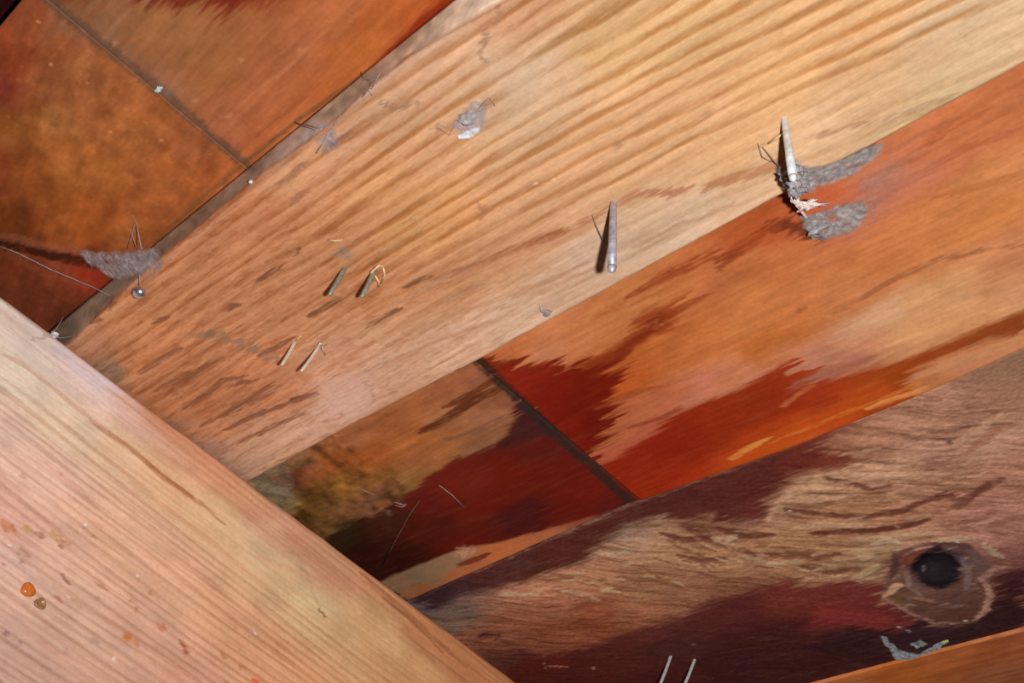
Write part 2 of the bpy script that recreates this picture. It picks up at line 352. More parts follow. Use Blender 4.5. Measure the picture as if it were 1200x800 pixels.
def paint_glossy_right(p):
    p.base([(600,400,(188,106,60)),(640,392,(190,114,68)),(640,410,(182,112,72)),(700,380,(188,112,62)),(750,350,(190,114,60)),(800,325,(188,106,56)),(850,312,(186,102,56)),(890,265,(176,82,38)),
            (780,410,(180,94,44)),(730,425,(172,84,32)),(720,450,(168,76,24)),(830,400,(190,104,50)),(870,380,(194,112,58)),(900,350,(200,116,60)),(900,400,(186,100,44)),(680,400,(184,108,64)),
            (860,440,(188,112,72)),(820,460,(180,104,76)),(770,470,(172,92,56)),(950,330,(200,116,64)),(1000,300,(202,116,64)),(1000,340,(202,120,70)),(1050,300,(204,118,64)),(1100,250,(204,120,66)),
            (1050,200,(202,114,74)),(1100,180,(206,116,72)),(1150,150,(205,114,66)),(1190,110,(198,110,64)),(1180,200,(212,130,76)),(1150,250,(210,126,66)),(1190,300,(202,126,80)),
            (1100,350,(208,146,96)),(1040,370,(210,152,106)),(1080,390,(206,142,92)),(1000,400,(196,126,88)),(975,430,(172,104,80)),(955,420,(184,116,88)),(1190,350,(206,142,96)),(1150,370,(206,138,88)),
            (1150,425,(186,116,76)),(1190,400,(190,122,80)),(1080,450,(180,108,62)),(950,250,(190,90,50)),(1000,250,(196,108,72)),(920,300,(196,108,58)),(570,418,(180,96,50)),(1300,100,(195,110,62)),(1300,300,(190,120,76))])
    grain_old(p, .11, 5, -.02)
    # red-brown finish that ran down the board
    P2 = [(748,620),(690,560),(700,546),(716,538),(740,524),(768,502),(800,478),(850,462),(900,436),(918,424),(932,436),(962,446),(1000,438),(1060,420),(1120,396),(1160,378),(1210,364),(1210,386),(1160,398),(1110,416),(1080,430),(1060,442),(1046,450),(1084,462),(1080,470),(1000,500),(860,560)]
    p.poly(P2, alpha=.98, k=(.9, .76, .3), soft=1.1, warp=4.5, wb=.6, ctrl=[(940,512,(188,78,10)),(985,492,(184,74,8)),(900,530,(180,74,6)),(850,500,(138,40,6)),(800,520,(130,28,6)),(760,562,(136,34,6)),(820,560,(150,44,4)),
        (880,545,(176,70,8)),(950,465,(156,50,8)),(1050,432,(154,66,20)),(1100,406,(152,66,24)),(1170,384,(150,72,38)),(1010,465,(178,76,18)),(900,470,(140,42,8)),(730,555,(128,30,10)),(1200,374,(145,70,38)),(1020,485,(160,60,10))])
    P1 = [(560,419),(585,424),(606,419),(616,428),(640,424),(665,430),(690,424),(703,414),(722,412),(728,424),(722,448),(712,464),(732,470),(720,484),(722,498),(706,520),(692,532),(700,548),(700,570),(650,530),(600,480),(540,425)]
    p.poly(P1, alpha=.98, k=(.82, .5, .4), soft=1.2, warp=5, wb=.8, ctrl=[(600,450,(132,34,12)),(640,460,(122,26,10)),(690,440,(112,26,8)),(660,500,(116,22,10)),(700,490,(104,22,8)),(580,428,(120,44,18)),(700,470,(110,25,8))])
    p.poly([(692,426),(706,410),(724,400),(745,388),(752,372),(770,358),(795,350),(806,358),(792,372),(782,388),(768,394),(752,398),(738,412),(722,432)], (138,52,16), .85, 1.6, 5, 1)
    p.spot(768, 378, (112,32,6), 2.2, 4, .8, 2.0); p.line([(725,412),(745,400),(765,388)], (118,36,8), 1.0, 1.4, .8)
    p.poly([(694,532),(712,524),(740,508),(756,494),(775,488),(790,478),(795,470),(770,505),(748,520),(725,536),(700,540)], (162,78,54), .85, 1.0, 2.5, .5)
    p.line([(770,492),(820,468),(865,450),(905,430)], (184,110,80), 1.2, 1.8, .6, rough=.8)
    p.line([(700,478),(740,462),(775,452)], (140,62,34), .7, 1.2, .6, rough=1); p.line([(740,500),(775,490),(800,476)], (120,42,16), .7, .9, .7)
    p.line([(742,410),(700,436),(690,442)], (110,30,8), .8, 1.0, .7)
    p.line([(852,540),(872,528),(900,514)], (216,124,54), .9, .8, .85); p.line([(900,520),(1000,480),(1080,448)], (200,110,40), .4, .8, .6, rough=1)
    p.line([(1015,479),(1050,466),(1082,456)], (208,128,66), .8, .7, .9); p.line([(1020,488),(1060,474),(1084,464)], (120,50,18), .7, .6, .9)
    p.line([(1075,440),(1130,420),(1205,396)], (196,130,84), 1.4, 1.2, .7); p.line([(1060,436),(1120,414),(1180,398)], (192,110,60), .4,.5,.7)
    p.line([(740,345),(790,318),(830,300),(850,302),(880,284),(905,262)], (150,58,20), 1.4, 1.6, .8, rough=.5, warp=1)
    p.line([(842,318),(852,302),(870,290)], (140,60,26), .9, 1.1, .7); p.line([(700,370),(760,345),(810,322)], (168,86,44), .8, 1.2, .6, rough=1)
    p.line([(920,258),(940,268),(960,280)], (96,38,20), 1.8, 2.0, .8); p.line([(900,260),(925,268)], (120,50,25), 1.5, 1.5, .7)
    p.line([(975,368),(1010,350),(1045,328),(1100,304),(1160,292),(1205,286)], (162,92,56), .55, .8, .8, rough=.8, warp=.8)
    p.line([(1030,205),(1060,188),(1110,150),(1150,130)], (176,88,48), 1.0, 1.6, .6, rough=1, warp=1)
    p.line([(1010,245),(1060,218),(1120,178),(1200,150)], (182,96,58), .7, 1.3, .6, rough=1, warp=1)
    p.line([(1100,230),(1150,218),(1205,205)], (176,92,44), .8, 1.5, .5, rough=1)
    p.poly([(1000,235),(1040,210),(1090,190),(1100,200),(1060,235),(1030,262),(1005,262)], (196,116,92), .5, 3, 4)
    p.poly([(1035,190),(1060,185),(1080,170),(1060,205),(1030,215)], (208,130,98), .5, 2.5, 3)
    p.poly([(975,385),(1020,365),(1045,356),(1050,372),(1020,392),(985,402)], (212,158,120), .45, 2, 3)
    p.line([(925,455),(955,440),(1000,426),(1020,420)], (150,84,62), 1.2, 1.8, .6); p.spot(938, 363, (150,70,35), .8, .8, .7, 1.6)
    p.line([(915,478),(935,462),(955,450)], (190,110,70), .5, .7, .5)
    p.line([(560,419),(605,462),(650,505),(700,550),(745,592)], (48,28,20), 1.1, 1.6, .9, taper=False, warp=.6, iso=True)
    p.line([(748,590),(800,572),(860,554),(930,528)], (70,36,20), .5, .7, .9, taper=False)
def paint_glossy_left(p):
    p.base([(420,512,(140,84,54)),(470,480,(150,88,52)),(520,450,(156,92,60)),(550,440,(150,88,58)),(480,520,(148,86,46)),(440,530,(142,76,36)),(540,490,(152,96,64)),(585,490,(152,98,68)),(570,450,(140,84,56)),
            (600,480,(128,74,50)),(560,520,(130,84,58)),(500,540,(138,84,50)),(480,560,(122,84,48)),(440,560,(110,70,36)),(400,540,(120,66,30)),(350,545,(116,80,54)),(350,560,(100,52,30)),(370,580,(92,60,28)),(320,575,(140,116,84)),
            (335,590,(122,94,58)),(400,600,(102,66,38)),(430,590,(96,62,40)),(380,615,(100,66,34)),(400,570,(112,76,34)),(420,620,(90,66,42)),(360,600,(88,58,24)),(310,585,(120,98,70)),(450,580,(85,55,36)),(520,520,(146,88,50))])
    grain_old(p, .16, 6, 0)
    sel = p.A < p.pl.ab(440, 560)[0] + 8
    g = fbm(p.A / 4.5, p.B / 4.5, 2, 4); p.col *= (1 + np.where(sel, 1.0, .15) * g)[:, None]
    p.line([(490,508),(520,492),(560,466),(592,452)], (88,42,22), 1.5, 1.3, .95, rough=.3); p.line([(520,478),(560,458),(585,440)], (94,46,26), .9, 1.0, .9)
    p.line([(520,515),(560,505),(600,484)], (112,72,54), .8, 1.2, .6, rough=1)
    PD = [(565,425),(572,440),(600,458),(606,470),(604,490),(594,508),(578,522),(556,532),(530,538),(512,552),(500,560),(480,578),(462,588),(440,604),(420,606),(392,624),(370,640),(420,690),(470,690),(500,664),(560,654),(620,638),(690,617),(780,600),(740,560),(660,490)]
    p.poly(PD, alpha=.98, k=(.85, .62, .7), soft=1.0, warp=2.2, wb=1, ctrl=[(640,560,(98,24,14)),(560,590,(94,26,14)),(500,620,(66,20,14)),(430,640,(46,20,14)),(690,580,(106,26,14)),(620,605,(66,20,24)),(620,500,(66,34,34)),(590,470,(76,40,34)),
        (640,530,(92,28,22)),(540,570,(102,32,20)),(500,590,(84,24,20)),(450,615,(56,30,20)),(600,555,(102,26,12)),(560,640,(80,20,14)),(660,600,(92,22,14)),(720,590,(90,26,22)),(470,650,(44,16,10)),(405,630,(45,32,16))])
    p.poly([(440,684),(475,668),(520,650),(545,642),(600,632),(660,614),(700,604),(744,590),(700,620),(600,662),(490,706)], alpha=.97, k=(1.0, 1.05, 1.05), soft=.6, warp=1.2, wb=.5,
           ctrl=[(470,685,(118,84,62)),(500,672,(112,86,64)),(520,662,(116,88,66)),(490,692,(130,74,44)),(550,668,(142,80,50)),(600,650,(158,88,52)),(640,632,(150,86,54)),(690,615,(130,66,46)),(730,598,(110,52,42))])
    p.spot(546, 647, (158,116,94), 3.2, 2.4, .95, 1.5); p.line([(540,662),(560,654),(575,648)], (80,24,14), 1.0, 1.2, .85)
    p.line([(558,421),(605,464),(650,507),(700,552),(743,592)], (44,34,30), 1.6, 2.2, .85, taper=False, warp=.6, iso=True)
    p.spot(470,590,(110,86,64),1.5,2,.4); p.spot(330,575,(140,124,96),3,3,.6)
    for x,y in ((432,592),(440,568),(455,600)): p.spot(x,y,(120,100,78),1.6,1.6,.35)

def paint_knotty(p):
    p.base([(1190,430,(150,106,82)),(1150,470,(158,108,86)),(1080,490,(170,116,92)),(1130,520,(172,122,98)),(1020,510,(160,106,82)),(980,530,(146,90,68)),(1100,530,(156,108,88)),(1180,520,(176,124,100)),(1180,560,(164,110,88)),
            (1100,570,(162,114,88)),(1050,560,(166,118,92)),(1000,565,(174,124,96)),(960,580,(174,130,98)),(930,592,(166,120,92)),(1000,600,(160,110,80)),(1080,600,(160,106,80)),(1150,600,(160,106,88)),
            (1190,620,(150,100,82)),(1190,655,(118,72,62)),(1020,650,(150,112,84)),(960,640,(152,106,76)),(900,640,(150,106,76)),(850,660,(146,104,74)),(800,640,(150,108,80)),(780,655,(150,108,80)),
            (740,640,(148,112,90)),(720,628,(126,96,82)),(700,680,(148,102,76)),(650,682,(140,98,74)),(620,700,(138,92,70)),(580,700,(128,88,70)),(540,712,(102,76,66)),(525,732,(98,74,60)),(560,750,(110,64,46)),
            (600,730,(114,70,50)),(650,740,(104,58,40)),(700,735,(102,54,36)),(690,715,(112,62,42)),(750,720,(124,78,56)),(800,700,(122,80,60)),(850,690,(118,76,54)),(600,782,(74,38,30)),(640,720,(118,74,54)),(680,710,(126,80,60)),
            (880,600,(120,80,66)),(840,610,(120,78,60)),(760,690,(132,92,66)),(500,715,(80,60,62)),(1300,500,(140,95,75))])
    # swirling gouged grain and painted gouge shadows, flat across the board around the knot
    a0, b0 = p.pl.ab(660, 700); a1, b1 = p.pl.ab(700, 702); th = math.atan2(b1 - b0, a1 - a0)
    wA = p.A + 8 * fbm(p.A / 40, p.B / 40, 1, 2); wB = p.B + 10 * fbm(p.A / 45, p.B / 30, 3, 2)
    r = wA * math.cos(th) + wB * math.sin(th); t = -wA * math.sin(th) + wB * math.cos(th)
    g = fbm(r / 11, t / 1.3, 2, 3); g2 = fbm(r / 26, t / 3.4, 5, 3)
    a2, b2 = p.pl.ab(1120, 470); smooth = 1 - .75 * sm(12, 26, p.A - p.B * .35 - (a2 - b2 * .35) + 12)
    g3 = sm(.12, .30, fbm(r / 7, t / .9, 6, 3)); g4 = sm(.16, .32, fbm(r / 9, t / 1.0, 4, 3)); f = 1 + smooth * (.34 * g + .42 * g2 - .26 * g3 + .20 * g4); p.col *= np.clip(np.c_[f, f ** 1.15, f ** 1.25], .35, 1.7); p.z += smooth * (.14 * g + .16 * g2)
    D = (92, 48, 36)
    for pts, wd, al in [([(950,629),(985,627),(1020,625),(1060,620),(1090,612)],1.5,.9),([(922,600),(960,606),(1005,610),(1055,603),(1085,590),(1112,585)],1.1,.8),([(1120,600),(1140,585),(1160,572),(1176,564)],1.0,.8),
                        ([(968,563),(1000,570),(1020,577),(1042,573)],.8,.75),([(925,595),(950,598),(975,592)],1.2,.6),([(775,628),(800,636),(835,634)],1.5,.85),([(795,654),(820,660),(850,657)],1.3,.75),([(840,622),(870,632),(905,630)],1.4,.85),
                        ([(868,646),(890,656),(912,652)],1.1,.75),([(800,620),(818,628),(830,640)],1.3,.7),([(1000,545),(1020,538),(1045,540)],.8,.5),([(920,650),(960,655),(985,652)],1.1,.7),([(940,668),(975,674),(1000,670)],1.3,.7),
                        ([(960,642),(990,644),(1020,640)],.8,.5),([(875,680),(905,684),(925,682)],.8,.6),([(1118,598),(1128,592),(1120,590)],1.5,.6),([(560,752),(572,748),(584,750)],1.4,.8),([(740,665),(758,670),(772,680)],.6,.6),
                        ([(725,678),(742,682),(750,690)],.6,.6),([(625,710),(645,712),(665,722)],.8,.5),([(610,722),(640,724)],.8,.5),([(1160,620),(1180,612),(1205,608)],1.2,.4),([(1130,618),(1170,600)],.8,.3)]:
        p.line(pts, D if al > .6 else (112,66,50), wd * .75, 1.6, min(1, al * 1.1), dz=-.4 * al, warp=.9, iso=True)
    rg = np.random.RandomState(3)
    for k_ in range(90):
        x = rg.uniform(600, 1010); y0 = 655 - (x - 600) * .06 if x < 760 else 636 + (x - 760) * .09; y = y0 + rg.uniform(-6, 52 if x < 820 else 36); L_ = rg.uniform(8, 26); q = rg.uniform(-1.5, 2.5) + (2.5 if 760 < x < 880 else -.5)
        p.line([(x, y), (x + L_ * .5, y + q - 1), (x + L_, y + q * 1.6)], (104,60,44) if k_ % 3 else (182,134,104), rg.uniform(.3, .6), .8, .6, dz=-.2 if k_ % 3 else .2, warp=.6, iso=True)
    for k_ in range(34):
        x = rg.uniform(960, 1170); y = rg.uniform(500, 630); L_ = rg.uniform(14, 40)
        p.line([(x, y), (x + L_ * .5, y - L_ * .06), (x + L_, y - L_ * rg.uniform(.1, .35))], (122,76,60) if k_ % 2 else (190,142,116), rg.uniform(.25, .5), .9, .45, warp=.6, iso=True)
    p.line([(1085,592),(1100,584),(1115,584),(1122,590)], (96,50,44), 1.0, .9, .8, dz=-.5)
    for pts, wd, al in [([(900,612),(908,596),(924,582),(950,573),(985,575)],1.0,.7),([(960,560),(990,556),(1010,562),(1060,560)],.8,.7),([(930,622),(960,618),(1010,618)],1.1,.6),([(925,590),(960,589),(985,586)],.9,.6),
                        ([(1115,528),(1140,510),(1175,490)],.8,.7),([(1130,548),(1170,520),(1205,500)],.9,.35),([(1000,634),(1050,632),(1090,628)],1.0,.6),([(835,634),(850,636),(862,632)],1.2,.7),([(870,655),(900,664),(940,660)],1.0,.5),
                        ([(600,668),(640,662),(680,660)],.7,.5),([(690,655),(710,652),(735,650)],.9,.6),([(585,700),(600,698),(630,700)],.7,.6),([(1000,648),(1012,656),(1022,652)],2.0,.5),([(660,695),(690,700),(700,706)],.6,.5)]:
        p.line(pts, (190,142,112), wd * .8, 1.5, al * .9, dz=.35 * al, warp=.8, iso=True)
    p.line([(1135,532),(1155,518),(1172,502)], (150,92,72), 1.2, 1.0, .7)
    # dark band under the joint
    PS = [(485,700),(560,668),(640,634),(745,588),(800,570),(935,520),(1010,496),(975,506),(955,530),(995,540),(985,552),(960,552),(935,556),(912,572),(898,594),(894,614),(870,612),(850,618),(828,606),(800,614),(780,606),(750,614),(722,620),(702,642),(680,662),(646,672),(620,682),(590,690),(556,702),(540,700),(515,716),(500,714)]
    p.poly(PS, alpha=.95, k=(.84, .62, .65), soft=2.0, warp=3, wb=1, seed=2, ctrl=[(520,705,(52,34,36)),(600,672,(62,34,36)),(660,650,(74,34,30)),(700,630,(72,32,26)),(760,600,(76,34,30)),(820,590,(78,36,34)),(880,580,(88,38,34)),(900,600,(100,50,42)),
        (930,555,(102,42,32)),(960,530,(110,50,40)),(980,545,(120,62,44)),(830,605,(84,42,36)),(640,664,(60,26,22)),(900,560,(84,38,36))])
    p.poly([(540,698),(590,690),(556,712),(524,728),(510,720)], (100,78,72), .4, 2, 2)
    # dark red-black stain along the lower edge
    PR = [(540,830),(596,786),(620,772),(660,768),(700,758),(730,742),(770,734),(800,724),(840,704),(880,694),(920,684),(950,690),(985,682),(1036,686),(1040,708),(1070,720),(1110,736),(1146,730),(1164,700),(1160,684),(1180,668),(1210,664),(1210,760),(900,860)]
    p.poly(PR, alpha=.96, k=(.78, .66, .78), soft=2.6, warp=3.5, wb=1.2, seed=5, ctrl=[(700,785,(62,26,22)),(780,760,(58,28,26)),(860,720,(78,34,32)),(940,705,(104,44,34)),(980,720,(106,38,34)),(1030,722,(98,36,34)),(900,750,(56,22,20)),
        (1000,755,(40,18,22)),(850,780,(50,20,22)),(800,790,(54,20,20)),(1080,745,(44,24,32)),(1150,735,(40,22,20)),(1190,690,(52,24,22)),(1190,675,(70,34,34)),(620,790,(76,30,22)),(960,695,(108,48,38)),(940,780,(50,20,18)),(760,745,(76,36,32))])
    p.poly([(950,712),(990,716),(1040,722),(1072,734),(1050,742),(1000,736),(960,730)], (112,42,36), .7, 1.5, 3)
    # the knot
    KN = [(1040,660),(1058,646),(1090,636),(1125,636),(1150,648),(1163,672),(1164,700),(1150,726),(1115,734),(1078,728),(1048,712),(1036,696)]
    p.poly(KN, alpha=.95, soft=.8, warp=.8, wb=.5, ctrl=[(1100,710,(82,52,44)),(1060,705,(86,62,44)),(1140,700,(84,54,46)),(1060,670,(100,62,54)),(1140,660,(90,66,60)),(1100,645,(80,50,48)),(1080,700,(92,60,48)),(1120,720,(76,44,36))], dz=.3, wl=(4, 4))
    for pts, c, wd in [([(1034,704),(1050,710),(1068,722),(1095,732),(1125,733)],(124,84,76),.7),([(1140,730),(1155,718),(1160,700),(1156,688),(1148,680)],(150,106,90),1.0),([(1148,684),(1162,672),(1176,668)],(128,92,84),1.3),
                       ([(1058,654),(1072,646),(1092,642)],(170,120,98),.7),([(1095,636),(1118,634),(1142,634)],(158,124,98),1.2),([(1150,640),(1164,650),(1176,656)],(150,118,96),1.2),([(1036,702),(1044,696),(1050,688),(1060,688)],(168,124,98),1.3),
                       ([(1072,702),(1090,706),(1104,708)],(120,80,66),.5),([(1020,642),(1040,636),(1056,640)],(160,128,104),1.2),([(1005,680),(1018,672),(1030,666)],(150,118,88),1.2)]:
        p.line(pts, c, wd, .8, .9, dz=.4, warp=.8, iso=True)
    p.poly([(1052,652),(1070,648),(1092,650),(1085,658),(1062,662)], (110,54,44), .8, .6, .5, wl=(3, 3))
    HO = [(1066,662),(1080,650),(1100,642),(1120,652),(1128,668),(1120,684),(1102,692),(1084,688),(1070,678)]
    p.poly(HO, (64,44,44), .75, 2.0, 1, .8, wl=(3, 3))
    p.poly(HO, (22,17,20), .97, 1.0, .9, .8, wl=(2.5, 2.5))
    ka, kb = p.pl.ab(1097, 667); kr = np.hypot((p.A - ka) * .8, p.B - kb); p.z -= 5.0 * (1 - sm(1.5, 9.5, kr))
    p.poly([(1112,650),(1126,654),(1134,664),(1122,664)], (92,76,80), .8, .8, .5, wl=(3, 3)); p.line([(1066,680),(1074,688),(1090,694)], (98,74,76), .9, .8, .7); p.spot(1083, 675, (96,84,84), .8, .6, .8)
    p.spot(1132, 706 - 5, (100,66,60), .8, .8, .6)
    for k_ in range(46):
        an = k_ * 2.399; rr = 30 + 22 * ((k_ * 37) % 10) / 10; x = 1098 + rr * math.cos(an) * 1.15; y = 680 + rr * .78 * math.sin(an)
        c = [(128,92,82), (58,34,34), (152,116,96), (70,44,42), (110,64,54), (92,78,76)][k_ % 6]
        p.spot(x, y, c, .5 + (k_ % 4) * .22, .7, .6, 1.3 + (k_ % 3) * .5, dz=.15 if k_ % 2 else -.15)
    p.line([(1066,664),(1072,652),(1086,645)], (120,58,44), .9, .8, .8, iso=True); p.line([(1062,672),(1066,690),(1080,700)], (124,96,88), .7, .9, .7, iso=True)
    p.line([(1128,660),(1136,676),(1132,692)], (116,90,86), .8, .9, .7, iso=True); p.line([(1046,648),(1050,664),(1044,680)], (64,34,32), .8, .9, .7, iso=True)
    for x, y, c, r in [(1122,637,(250,215,180),.6),(1113,521,(72,52,56),.9),(921,601,(60,36,40),.7),(925,602,(200,180,175),.4),(1131,730,(225,195,160),.5),(1054,738,(220,170,145),.8),(638,785,(150,110,85),.5),(637,780,(140,95,75),.6),
                       (695,785,(110,85,80),1.2),(637,772,(120,80,60),.5),(1065,742,(130,100,92),1.0),(1082,726-3,(110,70,64),.6),(813,758,(100,70,62),.9),(1170,540-5,(175,128,105),1)]:
        p.spot(x, y, c, r, .6, .9)
    p.line([(560,748),(575,745),(583,752)], (58,34,30), 1.2, .9, .9); p.line([(640,783),(665,784)], (130,80,62), .4, .5, .7)
def paint_lower(p):
    p.base([(1000,790,(136,74,38)),(1100,772,(134,70,36)),(1190,752,(128,66,40)),(1180,790,(116,64,40)),(1050,782,(136,70,30)),(1150,770,(124,64,34)),(980,798,(134,78,44))])
    grain_old(p, .16, 3)
    p.line([(960,800),(1030,780),(1110,760),(1205,737)], (160,92,56), .5, .9, .6, taper=False, rough=.6)
def paint_hidden(p):
    p.base([(600,300,(150,85,45)),(900,200,(150,85,45))]); grain_old(p, .2, 2)
def paint_dust(p):
    p.base([(600,300,(120,70,40))])

def paint_pale(p):
    p.base([(72,385,(140,104,76)),(100,380,(158,112,76)),(150,380,(166,112,72)),(200,350,(172,116,78)),(150,420,(154,102,66)),(200,470,(146,96,64)),(250,500,(152,104,74)),(250,530,(126,98,80)),(290,540,(136,110,92)),(300,525,(150,116,95)),
            (350,500,(168,130,108)),(400,480,(184,144,122)),(450,440,(190,146,118)),(400,440,(182,132,102)),(330,470,(162,108,76)),(300,440,(166,108,72)),(250,300,(184,122,82)),(300,250,(192,124,84)),(200,400,(166,110,74)),
            (350,200,(206,146,104)),(400,150,(212,154,116)),(450,120,(214,160,120)),(400,260,(198,134,88)),(350,350,(180,122,82)),(450,330,(194,130,86)),(450,220,(212,150,98)),(500,260,(210,148,94)),(530,330,(196,136,92)),
            (550,400,(202,158,128)),(600,380,(206,166,136)),(600,300,(206,146,102)),(650,330,(210,166,132)),(500,180,(220,160,112)),(550,60,(222,168,128)),(600,20,(222,160,116)),(570,100,(222,170,126)),(650,80,(226,172,126)),(610,90,(220,178,140)),
            (640,120,(226,178,134)),(700,60,(228,176,118)),(700,150,(228,170,120)),(800,60,(234,180,122)),(800,120,(232,172,120)),(650,220,(218,160,114)),(750,200,(222,166,116)),(750,255,(214,172,136)),(700,295,(212,172,142)),
            (800,255,(218,180,146)),(850,190,(226,170,116)),(900,100,(232,174,116)),(1000,60,(230,172,118)),(1000,120,(230,178,128)),(1100,60,(226,178,132)),(1150,60,(224,182,138)),(1150,15,(228,186,142)),(1100,100,(226,186,136)),
            (950,160,(228,180,134)),(880,235,(224,178,138)),(480,460,(178,132,102)),(420,490,(176,138,112)),(330,540,(150,118,94)),(110,400,(140,96,70)),(700,-60,(228,172,118)),(130,430,(125,96,74)),(205,500,(124,88,64)),(240,480,(140,90,58)),(190,460,(140,94,62))])  # end beside the joist is darker: contact shadow put into the colour
    A, B = p.A, p.B
    x = A + 270; g = np.where(x > 0, .03 * x + .00032 * x * x, .03 * x) + np.where(B > 150, (B - 150) * .0006 * np.clip(A + 170, 0, 200), 0)
    ph = (B - g - 91.0 + 2.2 * fbm(A / 60, B / 8, 2, 2) + .7 * fbm(A / 14, B / 2, 4, 2)) / 5.05
    fr = ph - np.floor(ph)
    late = sm(.30, .80, fr) * (1 - sm(.84, 1.0, fr))
    late = late * (.65 + .9 * vn(np.floor(ph) * 3.7, A / 45, 3)) * np.clip(1.0 + .9 * fbm(A / 10, B / 1.2, 3, 3), 0, 2)
    a1, _ = p.pl.ab(420, 250); a2, _ = p.pl.ab(640, 110)
    big = sm(a1 - 50, a2, A)                                    # growth rings turn crisp towards the near end
    kz = sm(0, 5, (p.pl.ab(700, 252)[1] - 2.5 + .1 * (A + 200)) - B)   # outside the sapwood edge
    lf = np.clip(late * (.78 + .22 * big) * (.35 + .65 * kz), 0, 1.3)
    p.col *= 1 - lf[:, None] * np.array([.25, .36, .50]); p.z -= lf * .22
    # broken ticks of torn grain in the left half
    d1 = sm(.13, .28, fbm(A / 6, B / .85, 5, 3)); d2 = sm(.12, .3, fbm(A / 11 + 9, B / 1.2, 1, 3))
    lk = (1 - big * .8); dd = (d1 * .7 + d2 * .4) * lk
    p.col *= 1 - np.clip(dd, 0, 1)[:, None] * np.array([.20, .30, .40]); p.z -= dd * .2
    f = 1 + .10 * fbm(A / 30, B / 9, 2, 3) * 2; p.col *= np.c_[f, f, f]
    p.col *= (1 + .08 * fbm(A / 25, B / .8, 6, 2) * 2)[:, None]
    # dark resin streaks along the heartwood edge
    K = (168, 104, 64)
    p.line([(500,330),(545,316),(600,294),(640,279),(665,270),(700,253),(722,240)], K, 1.0, 1.2, .85, dz=-.2, warp=.6, rough=.3)
    p.line([(622,286),(645,277),(668,267)], (156,92,56), 1.3, 1.0, .8); p.line([(722,240),(738,232),(752,226),(780,228),(806,221)], (178,112,76), 1.0, 1.1, .85, warp=.5)
    p.line([(820,222),(850,212),(880,203),(905,195),(920,186)], (182,118,76), 1.1, 1.2, .8, warp=.5); p.line([(600,300),(640,289),(690,270)], (186,124,84), .8, 1.0, .5)
    p.line([(700,262),(640,282),(560,318),(520,340)], (180,120,82), .6, .9, .5, rough=.8)
    for pts in [[(600,348),(650,326),(690,306)],[(590,362),(640,340),(700,312)],[(470,392),(540,366),(620,336)],[(430,440),(520,396),(600,368)],[(740,290),(800,262),(860,240)],[(450,362),(520,328),(570,308)],[(480,345),(530,320)],[(520,352),(580,330)],[(950,160),(1040,140),(1120,110)],[(380,470),(440,436),(520,404)]]:
        p.line(pts, (176,124,92), .5, .9, .6, rough=.7, warp=.7)
    for pts in [[(262,505),(300,486),(340,472),(372,462)],[(278,520),(320,500),(355,485)],[(235,500),(275,478),(320,450)],[(270,455),(282,448),(300,446)],[(340,468),(352,465),(372,462)],[(300,510),(312,506)],[(255,490),(300,470),(330,452)],
                [(205,452),(240,430),(262,420)],[(160,440),(200,414),(215,408)],[(180,460),(222,436)],[(230,470),(262,446),(290,440)],[(100,382),(112,376),(120,374)],[(128,362),(133,355)],[(180,380),(195,372)],[(262,365),(275,358),(282,358)],
                [(345,300),(352,292)],[(212,480),(250,462)],[(300,330),(330,312)],[(300,420),(345,395)],[(430,384),(470,360)],[(470,340),(500,325)],[(360,372),(400,350)]]:
        p.line(pts, (108,64,42), .75, .75, .85, rough=.2, warp=.5, dz=-.2)
    p.line([(226,395),(240,392),(250,392),(262,398),(280,402),(296,407),(310,416),(325,424)], (120,92,70), 1.7, 1.6, .75, warp=1.2); p.spot(248, 392, (104,82,66), 1.5, 1.5, .6, 1.4)
    p.spot(136, 432, (92,72,58), 2.2, 3.0, .7, 1.5); p.spot(403, 297, (140,116,98), 2.4, 1.8, .85); p.spot(392, 300, (165,120,90), 1, 1.5, .5)  # first spot, the dark corner by the joist, paints contact shadow
    p.spot(247, 276, (118,80,60), 1.0, .7, .9, 1.6); p.spot(400, 486, (100,80,70), .7, .6, .9, 1.5); p.spot(342, 468, (90,55,40), .6, .5, .8, 2)
    p.spot(566, 245, (176,116,80), 1.4, 1.4, .7); p.line([(560,238),(568,248),(566,256)], (172,112,76), .6, .7, .7)
    p.spot(724, 171, (168,118,84), .9, .9, .7); p.spot(826, 137, (178,130,92), 1.2, 1.0, .6, 2.5)
    p.line([(574,30),(570,42),(567,55),(566,66),(572,76)], (150,112,84), .55, .6, .85, warp=.8); p.line([(582,8),(586,24),(574,34)], (176,130,96), .35, .5, .7)
    p.line([(443,121),(455,124),(468,126),(480,122),(490,121)], (160,116,92), .6, .6, .8, warp=.6); p.line([(385,172),(398,163),(412,155)], (140,95,72), .5, .6, .8)
    p.line([(325,215),(338,208),(352,193),(362,188)], (158,106,76), .6, .6, .8); p.line([(340,240),(352,228),(365,222)], (156,100,72), .8, .7, .8); p.line([(330,285),(345,296),(360,306),(375,318)], (176,124,90), .3, .4, .6)
    p.poly([(560,60),(590,55),(610,80),(650,75),(660,95),(630,130),(590,150),(575,100)], (224,184,150), .5, 5, 3)
    p.poly([(385,440),(430,440),(438,452),(436,470),(400,490),(370,480)], (186,148,130), .6, 4, 3); p.line([(425,445),(436,455),(437,472)], (150,114,96), .3, .5, .7)
    p.poly([(432,388),(520,360),(560,340),(570,350),(500,385)], (192,140,104), .4, 2, 3)
    for x, y, c, r in [(560,126-8,(235,200,160),.4),(628,216,(250,215,180),.35),(648,212,(250,215,180),.3),(396,282,(226,190,150),.5),(352,197,(215,170,130),.5),(505,160-9,(170,130,100),.5),(513,150,(150,112,88),1.1)]:
        p.spot(x, y, c, r, .5, .9)
